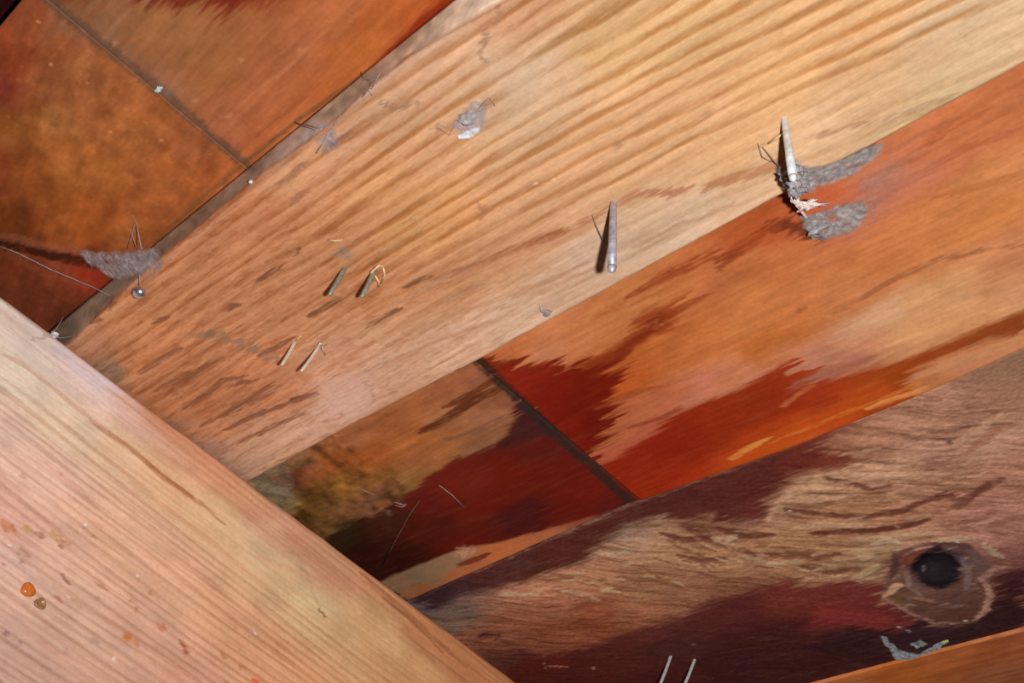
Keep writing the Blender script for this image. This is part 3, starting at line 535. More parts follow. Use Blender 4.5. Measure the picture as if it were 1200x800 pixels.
    # dusty sawn side of the batten
    PSd = [(70,378,(112,94,78)),(120,345,(122,104,88)),(160,312,(130,112,100)),(230,250,(134,112,92)),(300,195,(144,122,102)),(340,172,(150,130,120)),(400,125,(160,138,114)),(450,82,(152,132,112)),(480,60,(166,142,118)),(520,30,(166,148,126)),(565,8,(168,148,128)),(440,92,(150,128,108)),(362,158,(150,132,120))]
    q = [(p.pl.ab(x, y), lin(c) / (KL * 2.4)) for x, y, c in PSd]
    def side(SA, SB, f):
        W = np.zeros(len(SA)); R = np.zeros((len(SA), 3))
        for (a, b), c in q:
            wt = 1 / ((SA - a) ** 2 + 60); W += wt; R += wt[:, None] * c
        R = R / W[:, None]; v = 1 + .5 * fbm(SA / 9, SB / 1.0 + f * 3, 3, 3) + .35 * (fbm(SA / 2.5, SB / .8 + f * 4, 1, 2))
        if f < .35: v = v * (.8 + .4 * vn(SA / 6, SA * 0, 2))
        return R * v[:, None]
    p.side = side
    b_in = p.pl.ab(300, 205)[1]
    m = np.clip(1 - (B - 76.5 - 1.5 - 5 * np.clip(vn(A / 14, A * 0, 4) - .3, 0, 1)) / 3.0, 0, 1) * .6 * np.clip(.8 + 1.2 * fbm(A / 3, B / 1, 2, 3), 0, 1)
    p.col = p.col * (1 - m[:, None]) + (p.col * np.array([.72, .8, 1.08])) * m[:, None]

def paint_joist(p):
    p.base([(10,370,(212,182,164)),(40,400,(218,188,172)),(90,430,(208,180,168)),(130,450,(200,178,176)),(120,420,(196,178,172)),(150,470,(196,154,132)),(200,500,(190,134,100)),(250,545,(186,130,96)),(300,590,(182,130,96)),(350,630,(180,128,98)),
            (400,670,(180,128,94)),(450,700,(176,122,84)),(500,740,(170,112,72)),(560,780,(160,104,66)),(600,798,(150,100,64)),(30,450,(228,192,168)),(10,500,(222,182,160)),(80,500,(222,184,154)),(150,540,(214,170,136)),(200,570,(208,160,120)),
            (250,600,(206,162,120)),(300,640,(206,162,124)),(350,680,(204,158,116)),(400,730,(200,150,106)),(450,770,(194,138,92)),(480,795,(190,132,86)),(50,560,(216,174,152)),(100,600,(212,168,140)),(150,640,(210,164,132)),(200,680,(208,160,126)),
            (250,720,(206,154,116)),(300,770,(202,146,108)),(350,795,(200,144,100)),(20,610,(208,158,138)),(60,640,(210,166,142)),(20,660,(206,168,150)),(60,700,(204,164,140)),(100,740,(200,158,134)),(20,760,(190,150,130)),(60,790,(190,148,126)),(330,620,(190,142,110)),
            (130,790,(194,148,122)),(180,760,(198,150,124)),(220,790,(198,144,118)),(100,690,(206,164,138)),(150,700,(204,156,130)),(370,700,(210,164,120)),(440,740,(196,142,96)),(60,380,(200,176,170)),(0,900,(180,140,130)),(300,900,(185,140,115))], p=3.2)  # darker tones along the top edge: shade of the rounded arris put into the colour
    A, B = p.A, p.B            # along the joist, height
    t = B + .045 * A + 2.0 * fbm(A / 110, B / 25, 1, 2)
    a0, b0 = p.pl.ab(300, 640); t0 = b0 + .045 * a0; clear = np.exp(-((t - t0 - 2) / 8.0) ** 2)
    ph = t / 3.3 + .7 * fbm(A / 80, B / 4, 2, 2); fr = ph - np.floor(ph)
    late = sm(.35, .8, fr) * (1 - sm(.85, 1, fr)) * (.25 + 1.2 * vn(np.floor(ph) * 2.3, A / 120, 4))
    st = .35 + .65 * sm(t0 + 6, t0 - 14, t) ; st = np.where(t > t0 + 8, .75, st)
    late = np.clip(late * st * (1 - .8 * clear), 0, 1)
    p.col *= 1 - late[:, None] * np.array([.18, .27, .31]); p.z += -late * .16
    fine = fbm(A / 40, B / .75, 3, 3); p.col *= (1 + .20 * fine * (1 - .5 * clear))[:, None]; p.z += .12 * fine
    p.col *= (1 + .10 * 2 * fbm(A / 12, B / 8, 5, 3))[:, None]
    p.line([(110,495),(145,518),(165,534),(190,558),(215,574),(238,590),(262,612)], (158,104,68), .7, .8, .8, taper=True, warp=.3)
    p.line([(170,538),(205,566),(228,582)], (146,92,58), .6, .5, .7); p.line([(0,412),(30,428),(60,452),(100,484),(135,510)], (178,136,112), .6, .8, .6, warp=.4)
    p.line([(420,668),(460,702),(500,738),(545,780)], (140,86,52), .8, .9, .8, warp=.3); p.line([(450,700),(480,724),(520,764)], (130,78,46), .5, .5, .8); p.line([(330,620),(380,660),(415,690)], (168,112,82), .6, 1.0, .6)
    p.line([(470,735),(485,748),(510,775)], (150,96,60), .7, .8, .5); p.line([(300,650),(350,670),(400,705)], (186,134,100), .8, 1.4, .4)
    p.line([(60,404),(85,424),(110,448),(125,460)], (168,150,160), .7, .9, .6, warp=.5); p.poly([(60,392),(82,398),(135,455),(125,468),(90,440)], (204,186,188), .5, 2, 2); p.line([(40,400),(52,392),(60,394)], (150,120,110), .4, .5, .6)  # lavender highlight of the rounded edge painted on
    for x, y, c, r, s_ in [(10,617,(190,120,80),2.0,1.6),(14,614,(160,84,50),.7,1),(34,620,(178,136,84),1.4,1.8),(47,624,(150,108,80),1.0,1.8),(65,626,(184,138,86),1.5,1.8),(76,632,(176,118,76),1.1,1.8),(72,640,(168,112,84),.8,1.2),
                       (27,645,(172,130,104),1.4,2.2),(28,658,(170,118,96),.8,1.4),(5,662,(176,124,102),.9,1),(75,672,(156,92,72),.5,1),(120,686,(168,98,74),.9,2.2),(116,700,(168,112,80),1.0,1.0),(72,703,(168,108,84),.7,2.5),
                       (177,693,(166,118,66),1.0,1.0),(155,700,(176,128,88),1.0,1.6),(160,713,(164,112,66),.7,1),(190,733,(176,104,70),1.5,1.5),(185,728,(160,96,66),.5,1.5),(151,744,(180,108,46),1.5,1.2),(160,752,(186,120,84),1.2,2),
                       (218,757,(168,98,68),.8,1.8),(220,763,(160,88,60),.8,1),(262,767,(172,112,64),1.1,1.2),(297,795,(196,88,40),1.6,1.2),(285,780,(170,112,80),1.2,1.5),(72,554,(160,118,98),.7,1),(28,556,(176,132,112),.7,1.3),
                       (275,734,(188,124,84),1.2,1),(268,800,(170,110,80),1,1.5),(100,618,(170,124,100),.8,1.5),(108,626,(164,116,92),.5,2),(8,740,(150,112,106),1.4,1),(24,752,(164,128,120),1,1),(78,762,(160,118,110),.8,1.8),(113,750,(170,138,122),1.4,1.6),
                       (185,759,(168,116,92),.6,1),(20,722,(176,138,130),.8,2)]:
        p.spot(x, y, c, r, .8, .95, s_, warp=.4)
    p.line([(73,672),(77,678),(84,684)], (140,86,76), .35, .3, .9); p.line([(213,750),(217,758),(220,764)], (144,76,56), .5, .5, .8)
    for x, y in [(11,637),(81,698),(162,673),(100,620-6),(300,741),(134,770),(20,560-4)]: p.spot(x, y, (250,232,214), .5, .4, .9)
    p.line([(358,668),(362,676),(366,690)], (170,132,98), .3, .5, .6); p.line([(366,692),(372,702),(376,712)], (170,130,94), .25, .4, .6); p.line([(352,664),(360,670)], (156,118,92), .5, 1, .5)
    p.spot(375, 715, (84,72,60), 1.0, .6, .95, warp=.5); p.line([(376,714),(382,722)], (110,88,66), .4, .4, .8)

# ================================================================== structure: the ceiling of roof boards
ceil = empty('ceiling', (-250, 150, HB)); tag(ceil, kind='structure')
JX = -294.2
G = .04
eC = interp([(-520, 280.5), (-433, 280.0), (-297, 275.6), (-224, 279.1), (-173, 278.8), (-136, 276.9), (-60, 277)])
def off(f, d): return lambda x: f(x) + d
TOP = HB + 19
board('roof_board', M_old, ceil, JX + G, -20, const(-6.6), const(88), HB, TOP, (-320, -150, -12, 80), paint=paint_upper_right)
board('roof_board', M_old, ceil, -540, JX - G, const(-6.2), const(88), HB, TOP, (-450, -290, -12, 80), paint=paint_upper_left)
board('roof_board', M_old, ceil, -540, -20, const(-110), const(-7.4), HB + .8, TOP, (-330, -280, -14, 0), paint=paint_corner)
board('roof_board', M_old, ceil, -540, -20, const(88.8), const(178.2), HB, TOP, (0, 0, 0, 0), paint=paint_hidden)
board('roof_board', M_old, ceil, JX + G + .3, -20, const(178.6), off(eC, -.5), HB, TOP, (-300, -60, 183, 290), paint=paint_glossy_right, label='roof board with glossy orange and red-brown finish')
board('roof_board', M_old, ceil, -540, JX - G - .3, const(178.6), off(eC, -1.6), HB, TOP, (-470, -290, 182, 290), paint=paint_glossy_left, label='roof board with dark red stain and pale strip along its edge')
board('roof_board', M_knot, ceil, -560, -20, off(eC, .1), const(413.5), HB + 1.2, TOP, (-470, -120, 270, 420), step=(.85, .5), paint=paint_knotty, label='rough knotty roof board with dark knot hole', shade_plane=PB)
board('roof_board', M_old, ceil, -560, -20, const(413.53), const(520), HB, TOP, (-330, -200, 413, 470), paint=paint_lower)
V = [(-560, -110, TOP), (-20, -110, TOP), (-20, 520, TOP), (-560, 520, TOP), (-560, -110, TOP + 2), (-20, -110, TOP + 2), (-20, 520, TOP + 2), (-560, 520, TOP + 2)]
link_mesh('gap_backing', V, [(3, 2, 1, 0), (4, 5, 6, 7), (0, 1, 5, 4), (1, 2, 6, 5), (2, 3, 7, 6), (3, 0, 4, 7)], plain_mat('black_gap_backing', (.012, .011, .01), .9), ceil, smooth=False)  # unseen black sheet, added to keep the gaps between boards dark

# the pale batten under the boards
eIn = edge(PP, [(590,0),(560,16),(515,42),(470,68),(430,100),(395,134),(355,166),(300,205),(250,246),(210,280),(160,322),(120,360),(85,395)], .12, 3); eIn0 = eIn; eIn = lambda x: eIn0(x) + 1.1
eLo = edge(PP, [(1400,-33),(1200,75),(1000,183),(800,292),(680,357),(560,423),(480,464),(400,505),(300,560)], .12, 5)
yA = lambda x: np.where(x < -100, eIn(x), eIn(x) * 0 + 80)
pale = board('pale_batten', M_pale, None, -500, -15, eIn, eLo, HP, HB - .05, (-425, -60, 70, 180), step=(.75, .38), paint=paint_pale, side=const(76.9), rnd=1.3)
tag(pale, 'wide pale softwood batten with bold parallel growth rings crossing the ceiling', 'wooden batten')

# the joist whose side face closes the lower left
def make_joist():
    a = spaced(-60, 420, 0, 340, .8, 8); hz = np.r_[spaced(95, HP - 3.2, 160, HP - 3.2, .42, 5)]
    prof = [(0.0, z) for z in hz]
    R = 3.0
    for k in range(1, 9):
        u = k / 8 * math.pi / 2; prof.append((R * (1 - math.cos(u)), HP - 3.2 + R * math.sin(u)))
    nf = len(prof); prof += [(20, HP - .2), (40, HP - .2), (40, 95), (0, 95)]
    na = len(a); npf = len(prof)
    A = np.repeat(a[:, None], npf, 1); D = np.repeat(np.array([q[0] for q in prof])[None], na, 0); Zz = np.repeat(np.array([q[1] for q in prof])[None], na, 0)
    Bc = Zz + np.where(D < R + .1, D * .6, 0)
    p = Paint(PJ, A.ravel(), Bc.ravel(), 2.2); p.base([(200, 600, (200, 160, 130))]); paint_joist(p); p.gain(1.02, .995, .97, .95)
    dep = D.ravel() - np.where(D.ravel() < .01, p.z, 0)
    wob = .35 * 2 * fbm(A.ravel() / 18, A.ravel() * 0, 2, 2)
    Zz = Zz.ravel() + np.where(Zz.ravel() > HP - 12, wob * sm(HP - 12, HP, Zz.ravel()), 0) - .35
    P_ = PJ.o[None] + A.ravel()[:, None] * PJ.a[None] - dep[:, None] * PJ.n[None]; P_[:, 2] = Zz
    I = np.arange(na * npf).reshape(na, npf)
    Fq = np.c_[I[:-1, :-1].ravel(), I[1:, :-1].ravel(), I[1:, 1:].ravel(), I[:-1, 1:].ravel()]
    caps = []
    o = link_mesh('ceiling_joist', P_, Fq, M_joist, None, p.col)
    bm = bmesh.new(); bm.from_mesh(o.data); bmesh.ops.remove_doubles(bm, verts=[v for v in bm.verts if v.is_boundary], dist=1e-6)
    bmesh.ops.holes_fill(bm, edges=[e for e in bm.edges if e.is_boundary], sides=0); bmesh.ops.recalc_face_normals(bm, faces=bm.faces[:])
    bm.to_mesh(o.data); bm.free(); return o
joist = make_joist(); tag(joist, 'pinkish pale wooden joist with fine close grain, lower left, crossing under the batten', 'wooden joist')

# ================================================================== nails, staples, webs
def tube(pts, rad, seg=8, cap=True):
    """tube through 3-D points (mm) with a radius each"""
    pts = [np.array(q, float) for q in pts]; n = len(pts)
    if not hasattr(rad, '__len__'): rad = [rad] * n
    V = []; Fc = []; prev = None
    for i in range(n):
        t = pts[min(i + 1, n - 1)] - pts[max(i - 1, 0)]; t /= np.linalg.norm(t) + 1e-9
        if prev is None: prev = np.cross(t, [0.3, 1, .2]); 
        u = prev - t * (prev @ t); u /= np.linalg.norm(u) + 1e-9; prev = u; v_ = np.cross(t, u)
        for k in range(seg):
            a = 2 * math.pi * k / seg; V.append(pts[i] + rad[i] * (math.cos(a) * u + math.sin(a) * v_))
    for i in range(n - 1):
        for k in range(seg):
            k2 = (k + 1) % seg; Fc.append((i * seg + k, i * seg + k2, (i + 1) * seg + k2, (i + 1) * seg + k))
    if cap: Fc.append(tuple(range(seg))[::-1]); Fc.append(tuple((n - 1) * seg + k for k in range(seg)))
    return V, Fc
def join(parts):
    V = []; Fc = []
    for v, f in parts:
        n = len(V); V += list(v); Fc += [tuple(i + n for i in q) for q in f]
    return V, Fc
def spike(base_px, tip_px, h):
    """a point sticking down out of a face at height h: base on the face, tip where its sight line passes most nearly below the base"""
    b = at(*base_px, h); best = None
    for d in np.linspace(1, 45, 200):
        t = at(*tip_px, h - d); k = math.hypot(t[0] - b[0], t[1] - b[1])
        if best is None or k < best[0]: best = (k, t)
    return b, best[1]
M_nail = plain_mat('grey_nail_steel', (.42, .40, .46), .45, .45, noise=.35, nscale=500)
M_zinc = plain_mat('bright_nail_zinc', (.62, .68, .70), .4, .35, noise=.25, nscale=500)
M_dark = plain_mat('dull_staple_wire', (.30, .30, .24), .5, .4, noise=.3)
M_wire = plain_mat('light_staple_wire', (.72, .66, .52), .45, .25, noise=.25)
M_wire2 = plain_mat('grey_staple_wire', (.70, .70, .66), .4, .3, noise=.2)
M_splint = plain_mat('raised_wood_splinter', (.70, .48, .24), .7)
M_webg = plain_mat('dusty_grey_web', (.32, .29, .285), .95, 0, .1, .35, 700, (.55, 1.0))
M_webl = plain_mat('lavender_grey_web', (.34, .31, .33), .95, 0, .1, .3, 500, (.15, .75))
M_webw = plain_mat('white_web_silk', (.72, .70, .72), .9, 0, .1, .2, 600)
M_webs = plain_mat('dull_web_silk', (.34, .28, .25), .9, 0, .1, .2, 600)
M_webt = plain_mat('brownish_web_veil', (.30, .25, .24), .95, 0, .1, .3, 420, (.0, .55))
M_webd = plain_mat('dark_thread', (.16, .11, .08), .9)
M_pink = plain_mat('pinkish_web_fibres', (.66, .52, .47), .9, 0, .1, .25, 700)
M_resin = plain_mat('orange_resin', (.62, .17, .03), .25, 0, .5, .2)
M_resin2 = plain_mat('brown_resin_ring', (.34, .17, .08), .3, 0, .5, .3)
M_white = plain_mat('pale_grey_crust', (.50, .55, .56), .8, 0, .3, .4, 500)
M_green = plain_mat('yellow_green_crust', (.42, .50, .14), .8)

def nail(base_px, tip_px, h, r, mat, label):
    b, t = spike(base_px, tip_px, h); d = (t - b); L = np.linalg.norm(d); d /= L
    o = empty('nail', b); tag(o, label, 'nail', 'nails poking through the batten')
    V, Fc = tube([b - d * 2.5, b, b + d * (L * .5), t - d * (r * 1.6)], [r * .72, r * .76, r * .92, r], 14); link_mesh('shank', V, Fc, mat, o)
    V, Fc = tube([t - d * (r * 1.6), t - d * r * .7, t], [r, r * .86, r * .25], 14); link_mesh('nail_point', V, Fc, mat, o)
    return o
nail((719, 238), (717, 319), HP, 1.35, M_nail, 'bare dull grey nail near the lower edge of the batten, left of the webbed nail')
nail((919, 140), (930, 212), HP, 1.15, M_zinc, 'bright bluish white nail wrapped in grey cobweb at its lower end')

def staple(legs, h, mat, label, r=.55):
    b0 = at(*legs[0][0], h); o = empty('staple', b0); tag(o, label, 'staple', 'staple ends poking through the wood')
    for bp, tp in legs:
        b, t = spike(bp, tp, h); d = (t - b) / np.linalg.norm(t - b)
        V, Fc = tube([b - d * 2, b, (b + t) / 2 + [0.1, .1, 0], t - d * .8, t], [r, r, r, r * .9, r * .35], 10); link_mesh('leg', V, Fc, mat, o)
    return o
staple([((404, 314), (386, 346)), ((440, 314), (424, 348))], HP, M_dark, 'pair of dull staple legs, the upper pair on the batten under the grey smudge', .85)
staple([((346, 400), (330, 428)), ((375, 404), (353, 435))], HP, M_wire, 'pair of light staple legs on the batten, the lower pair near the brown smudge', .62)
staple([((786, 769), (772, 806)), ((814, 773), (799, 810))], HB + 1.2, M_wire2, 'pair of pale wire staple legs against the dark stain of the knotty board', .75)

def fibres(name, lines, mat, label, cat='cobweb', group=None, parent=None, r=.2):
    parts = []
    for pts in lines:
        P3 = []
        for q in pts:
            P3.append(at(q[0], q[1], q[2]))
        parts.append(tube(P3, [r * .7] + [r] * (len(P3) - 2) + [r * .5], 6))
    V, Fc = join(parts); o = link_mesh(name, V, Fc, mat, parent)
    if label: tag(o, label, cat, group)
    return o
# splinters lifted by the staples
fibres('wood_splinter', [[(428,340,HP-3),(436,318,HP-3),(444,311,HP-1.2),(451,313,HP-.3)],[(439,322,HP-1),(444,330,HP-1.4),(443,336,HP-.2)],[(449,313,HP-.2),(451,322,HP-.8),(446,332,HP-.2)]], M_splint, 'pale curled wood splinter lifted beside the right leg of the upper staple pair', 'splinter', r=.45)
fibres('wood_splinter', [[(368,414,HP-1),(376,402,HP-2),(378,408,HP-1),(381,416,HP-.2)]], M_wire, 'small pale splinter bent over the lower staple pair', 'splinter', r=.5)
fibres('wood_splinter', [[(346,400,HP-.3),(350,396,HP-.8),(353,393,HP-.2)]], M_splint, 'tiny splinter at the left leg of the lower staple pair', 'splinter', r=.3)
fibres('wood_splinter', [[(900,168,HP-.2),(910,162,HP-1.5),(919,155,HP-3)]], M_splint, 'thin blond splinter beside the bright nail', 'splinter', r=.35)
fibres('wood_splinter', [[(384,281,HP-.2),(392,282,HP-.8),(402,281,HP-.2)]], M_splint, 'small flake of wood standing off the batten above the grey smudge', 'splinter', r=.3)

def lump(cx, cy, h, ra, rb, rz, seed=0, rough=.35, ang=0, sub=4):
    """ragged clump flattened against a face; radii in mm along x, y, z"""
    bm = bmesh.new(); bmesh.ops.create_icosphere(bm, subdivisions=sub, radius=1); c = at(cx, cy, h - rz * .3); V = []
    for v in bm.verts:
        q = v.co; n = mn.fractal(Vector(q) * 1.7 + Vector((seed * 3.1, 0, 0)), 1.0, 2.0, 4) * rough * 1.6; n2 = mn.noise(Vector(q) * 7 + Vector((seed, 2, 0))) * rough * .5
        k = 1 + n + n2; x, y, z = q.x * ra * k, q.y * rb * k, q.z * rz * (k)
        V.append(c + np.array([x * math.cos(ang) - y * math.sin(ang), x * math.sin(ang) + y * math.cos(ang), z]))
    Fc = [tuple(v.index for v in f.verts) for f in bm.faces]; bm.free(); return V, Fc
def sheet(pts, n=14, amp=.5, seed=0, thick=.12):
    """thin sagging veil: four corners (px, py, h)"""
    c = [at(*q) for q in pts]; V = []
    for s in (0, 1):
        for i in range(n + 1):
            for j in range(n + 1):
                u, v_ = i / n, j / n
                q = c[0] * (1 - u) * (1 - v_) + c[1] * u * (1 - v_) + c[2] * u * v_ + c[3] * (1 - u) * v_
                k = mn.noise(Vector((u * 5, v_ * 5, seed))); k2 = mn.noise(Vector((u * 4, v_ * 4, seed + 9)))
                ed = 1.0; V.append(q + np.array([k * amp * 2.2, k2 * amp * 2.2, -abs(k2) * amp - s * thick]))
    Fc = []; m = (n + 1) ** 2
    for i in range(n):
        for j in range(n):
            a = i * (n + 1) + j; b = a + n + 1; Fc.append((a, b, b + 1, a + 1)); Fc.append((m + a, m + a + 1, m + b + 1, m + b))
    ring = [i * (n + 1) for i in range(n + 1)] + [n * (n + 1) + j for j in range(1, n + 1)] + [i * (n + 1) + n for i in range(n - 1, -1, -1)] + [j for j in range(n - 1, 0, -1)]
    for k in range(len(ring)):
        a, b = ring[k], ring[(k + 1) % len(ring)]; Fc.append((a, m + a, m + b, b))
    return V, Fc
def veil(polys, name, mat, parent=None, step=.45, fade=2.2, amp=.5, seed=0):
    """thin silk veils: each polygon (px, py, h) becomes a rippled sheet that thins out towards its ragged rim"""
    VV = []; FF = []; AA = []
    for pi, poly in enumerate(polys):
        w3 = np.array([at(*q) for q in poly]); q = w3[:, :2]
        G_ = np.c_[w3[:, :2], np.ones(len(w3))]; cf, *_ = np.linalg.lstsq(G_, w3[:, 2], rcond=None)
        xs = np.arange(q[:, 0].min() - 1, q[:, 0].max() + 1, step); ys = np.arange(q[:, 1].min() - 1, q[:, 1].max() + 1, step)
        X, Y = np.meshgrid(xs, ys, indexing='ij'); A = X.ravel(); B = Y.ravel(); sd_ = seed + pi * 3
        A2 = A + 1.6 * fbm(A / 4, B / 4, sd_, 3); B2 = B + 1.6 * fbm(A / 4, B / 4, sd_ + 1, 3)
        d = np.full(len(A), 1e9); ins = np.zeros(len(A), bool)
        for i in range(len(q)):
            x0, y0 = q[i]; x1, y1 = q[(i + 1) % len(q)]; dx, dy = x1 - x0, y1 - y0
            t = np.clip(((A2 - x0) * dx + (B2 - y0) * dy) / (dx * dx + dy * dy + 1e-9), 0, 1)
            d = np.minimum(d, np.hypot(A2 - x0 - t * dx, B2 - y0 - t * dy)); cr = (y0 > B2) != (y1 > B2)
            if abs(dy) > 1e-9: ins ^= cr & (A2 < dx * (B2 - y0) / dy + x0)
        f = np.where(ins, np.clip(d / fade, 0, 1), 0) * np.clip(1 + 1.2 * fbm(A / 3, B / 3, sd_ + 2, 4), .1, 1)
        Z = cf[0] * A + cf[1] * B + cf[2] - np.abs(fbm(A / 3, B / 3, sd_ + 4, 3)) * amp * 2
        ok = (f > 0.01); I = -np.ones(len(A), int); n0 = len(VV) and sum(len(v) for v in VV)
        sh = X.shape; K = ok.reshape(sh); cell = K[:-1, :-1] & K[1:, :-1] & K[1:, 1:] & K[:-1, 1:]
        use = np.zeros(sh, bool); use[:-1, :-1] |= cell; use[1:, :-1] |= cell; use[1:, 1:] |= cell; use[:-1, 1:] |= cell
        u = use.ravel(); I[u] = np.arange(u.sum()) + n0; Ig = I.reshape(sh); ci, cj = np.where(cell)
        VV.append(np.c_[A, B, Z][u]); AA.append(f[u]); FF.append(np.c_[Ig[ci, cj], Ig[ci, cj + 1], Ig[ci + 1, cj + 1], Ig[ci + 1, cj]])
    V = np.vstack(VV); a = np.concatenate(AA)
    o = link_mesh(name, V, np.vstack(FF), mat, parent, np.repeat(a[:, None], 3, 1)); return o
def veil_mat(name, rgb, dens, hole=.35):
    m = plain_mat(name, rgb, .95, 0, .05, .3, 600); nt = m.node_tree; N = nt.nodes; L = nt.links; bs = N['Principled BSDF']
    a = N.new('ShaderNodeAttribute'); a.attribute_name = 'wood_colour'; n2 = N.new('ShaderNodeTexNoise'); n2.inputs['Scale'].default_value = 900; n2.inputs['Detail'].default_value = 5
    tc = N.new('ShaderNodeTexCoord'); mr = N.new('ShaderNodeMapRange'); mr.inputs[1].default_value = .3; mr.inputs[2].default_value = .7; mr.inputs[3].default_value = dens * (1 - hole); mr.inputs[4].default_value = min(1, dens * (1 + hole))
    mu = N.new('ShaderNodeMath'); mu.operation = 'MULTIPLY'; L.new(tc.outputs['Object'], n2.inputs['Vector']); L.new(n2.outputs[0], mr.inputs[0]); L.new(mr.outputs[0], mu.inputs[0]); L.new(a.outputs['Fac'], mu.inputs[1]); L.new(mu.outputs[0], bs.inputs['Alpha'])
    return m
V_grey = veil_mat('grey_web_veil', (.33, .29, .275), .95); V_lav = veil_mat('lavender_web_veil', (.46, .39, .39), .62); V_thin = veil_mat('thin_web_veil', (.36, .27, .24), .22); V_white = veil_mat('white_web_veil', (.85, .85, .88), .95, .1)
V_dust = veil_mat('brown_web_veil', (.5, .42, .3), .3)
# big dusty web round the bright nail
web = empty('cobweb', at(935, 215, HP)); tag(web, 'dusty grey cobweb clump round the bright nail, trailing onto the orange board', 'cobweb')
V, Fc = join([lump(931, 206, HP - 14, 2.3, 2.2, 3.0, 1, .5), lump(938, 212, HP - 9, 2.2, 2.4, 2.2, 2, .5), lump(922, 208, HP - 9, 1.9, 1.7, 2.2, 8, .55), lump(932, 222, HP - 10, 1.6, 1.8, 2.0, 5, .55)]); link_mesh('web_clump', V, Fc, M_webg, web)
veil([[(912,192,HP-6),(930,184,HP-9),(952,196,HP-6),(962,206,HP-3),(956,224,HP-3),(936,232,HP-6),(916,222,HP-6)],[(930,194,HP-7),(972,190,HP-4),(1002,178,HP-2),(1040,160,HP),(1036,178,HP+2),(1012,198,HP+2),(970,216,HP),(938,224,HP-5)]], 'web_sheet', V_grey, web, seed=1, fade=1.6)
veil([[(936,250,HB-5),(956,246,HB-4),(980,238,HB-3),(1014,234,HB-2),(1018,252,HB-1.5),(1004,268,HB-1.5),(976,280,HB-2.5),(950,282,HB-4),(940,268,HB-5)]], 'web_sheet', V_grey, web, seed=5, fade=1.4, amp=.9)
veil([[(1000,200,HB-1),(1050,180,HB-1),(1075,195,HB-.8),(1040,250,HB-.8),(990,285,HB-.8),(1000,245,HB-1)]], 'web_sheet', V_thin, web, seed=2, fade=5)
V, Fc = join([lump(958, 268, HB - 4, 3.0, 1.6, 1.0, 3, .5, -.1)]); link_mesh('web_clump', V, Fc, M_webg, web)
fibres('web_fibre', [[(924,222,HP-7),(930,236,HP-7),(940,243,HP-6),(955,240,HP-4),(972,238,HP-1)],[(926,226,HP-7),(934,240,HP-6),(950,243,HP-4),(962,240,HP-2)],[(930,236,HP-6),(945,238,HP-5),(968,241,HP-2)],[(926,222,HP-7),(931,230,HP-7),(933,238,HP-6)],
                     [(936,243,HP-5),(945,255,HB-4),(952,266,HB-3)]], M_pink, None, parent=web, r=.5)
V, Fc = join([lump(946, 240, HP - 5, 2.6, .9, .9, 7, .6), lump(933, 236, HP - 6, 1.0, 1.8, .8, 11, .6)]); link_mesh('web_clump', V, Fc, M_pink, web)
fibres('thread', [[(893,172,HP-.4),(900,180,HP-1.5),(908,190,HP-3),(920,200,HP-4)],[(888,168,HP-.4),(893,184,HP-1.2),(905,190,HP-2)]], M_webd, None, parent=web, r=.18)

o = empty('cobweb', at(548, 138, HP)); tag(o, 'oval grey cocoon with a white lower end on the pale batten', 'cocoon')
V, Fc = lump(548, 139, HP, 3.6, 2.0, 1.2, 1, .25, .1); link_mesh('cocoon_body', V, Fc, plain_mat('cocoon_silk', (.34, .30, .28), .95, 0, .1, .35, 700), o)
veil([[(528,146,HP-.6),(538,130,HP-1),(556,118,HP-1),(572,122,HP-.7),(570,140,HP-1),(562,156,HP-1.2),(540,160,HP-1)]], 'veil', V_lav, o, seed=3, fade=1.6)
veil([[(533,158,HP-1.4),(548,150,HP-2),(562,148,HP-1.8),(563,156,HP-1.6),(552,163,HP-1.4),(540,163,HP-1.2)]], 'white_end', V_white, o, seed=6, fade=.9, amp=.3, step=.3)
fibres('thread', [[(560,128,HP-1),(568,120,HP-1.4),(574,114,HP-.8),(580,124,HP-.4)],[(562,130,HP-1),(572,124,HP-1),(580,124,HP-.3)],[(536,142,HP-1),(524,150,HP-.6),(514,146,HP-.3)],[(534,148,HP-1),(526,158,HP-.8),(514,150,HP-.3)]], M_webs, None, parent=o, r=.15)
o.name = 'cocoon'

def clump(parts, mat, label, threads=None, tm=None, r=.2, name='cobweb', group=None):
    if isinstance(parts[0], list): o = veil(parts[0], name, mat, None, seed=len(label) % 5, fade=2.0)
    else: V, Fc = join(parts); o = link_mesh(name, V, Fc, mat)
    tag(o, label, 'cobweb', group)
    if threads: fibres('thread', threads, tm or mat, None, parent=o, r=r * .6)
    return o
clump([[[(352,150,HB-5),(372,146,HP+1),(392,150,HP-.6),(404,166,HP-.5),(390,180,HP-.5),(366,184,HP-.5),(352,176,HP)],[(366,156,HP-1),(392,158,HP-1),(396,172,HP-.8),(372,178,HP-.8)]]], V_lav, 'pale lavender cobweb tuft on the upper edge of the batten',
      [[(358,146,HP+4),(372,150,HP),(390,148,HP-.5),(398,136,HP-.3)],[(370,180,HP-.5),(378,168,HP-1),(386,152,HP-.5)],[(345,143,HB-2),(360,148,HP+2),(372,152,HP)]], M_webs, .3)
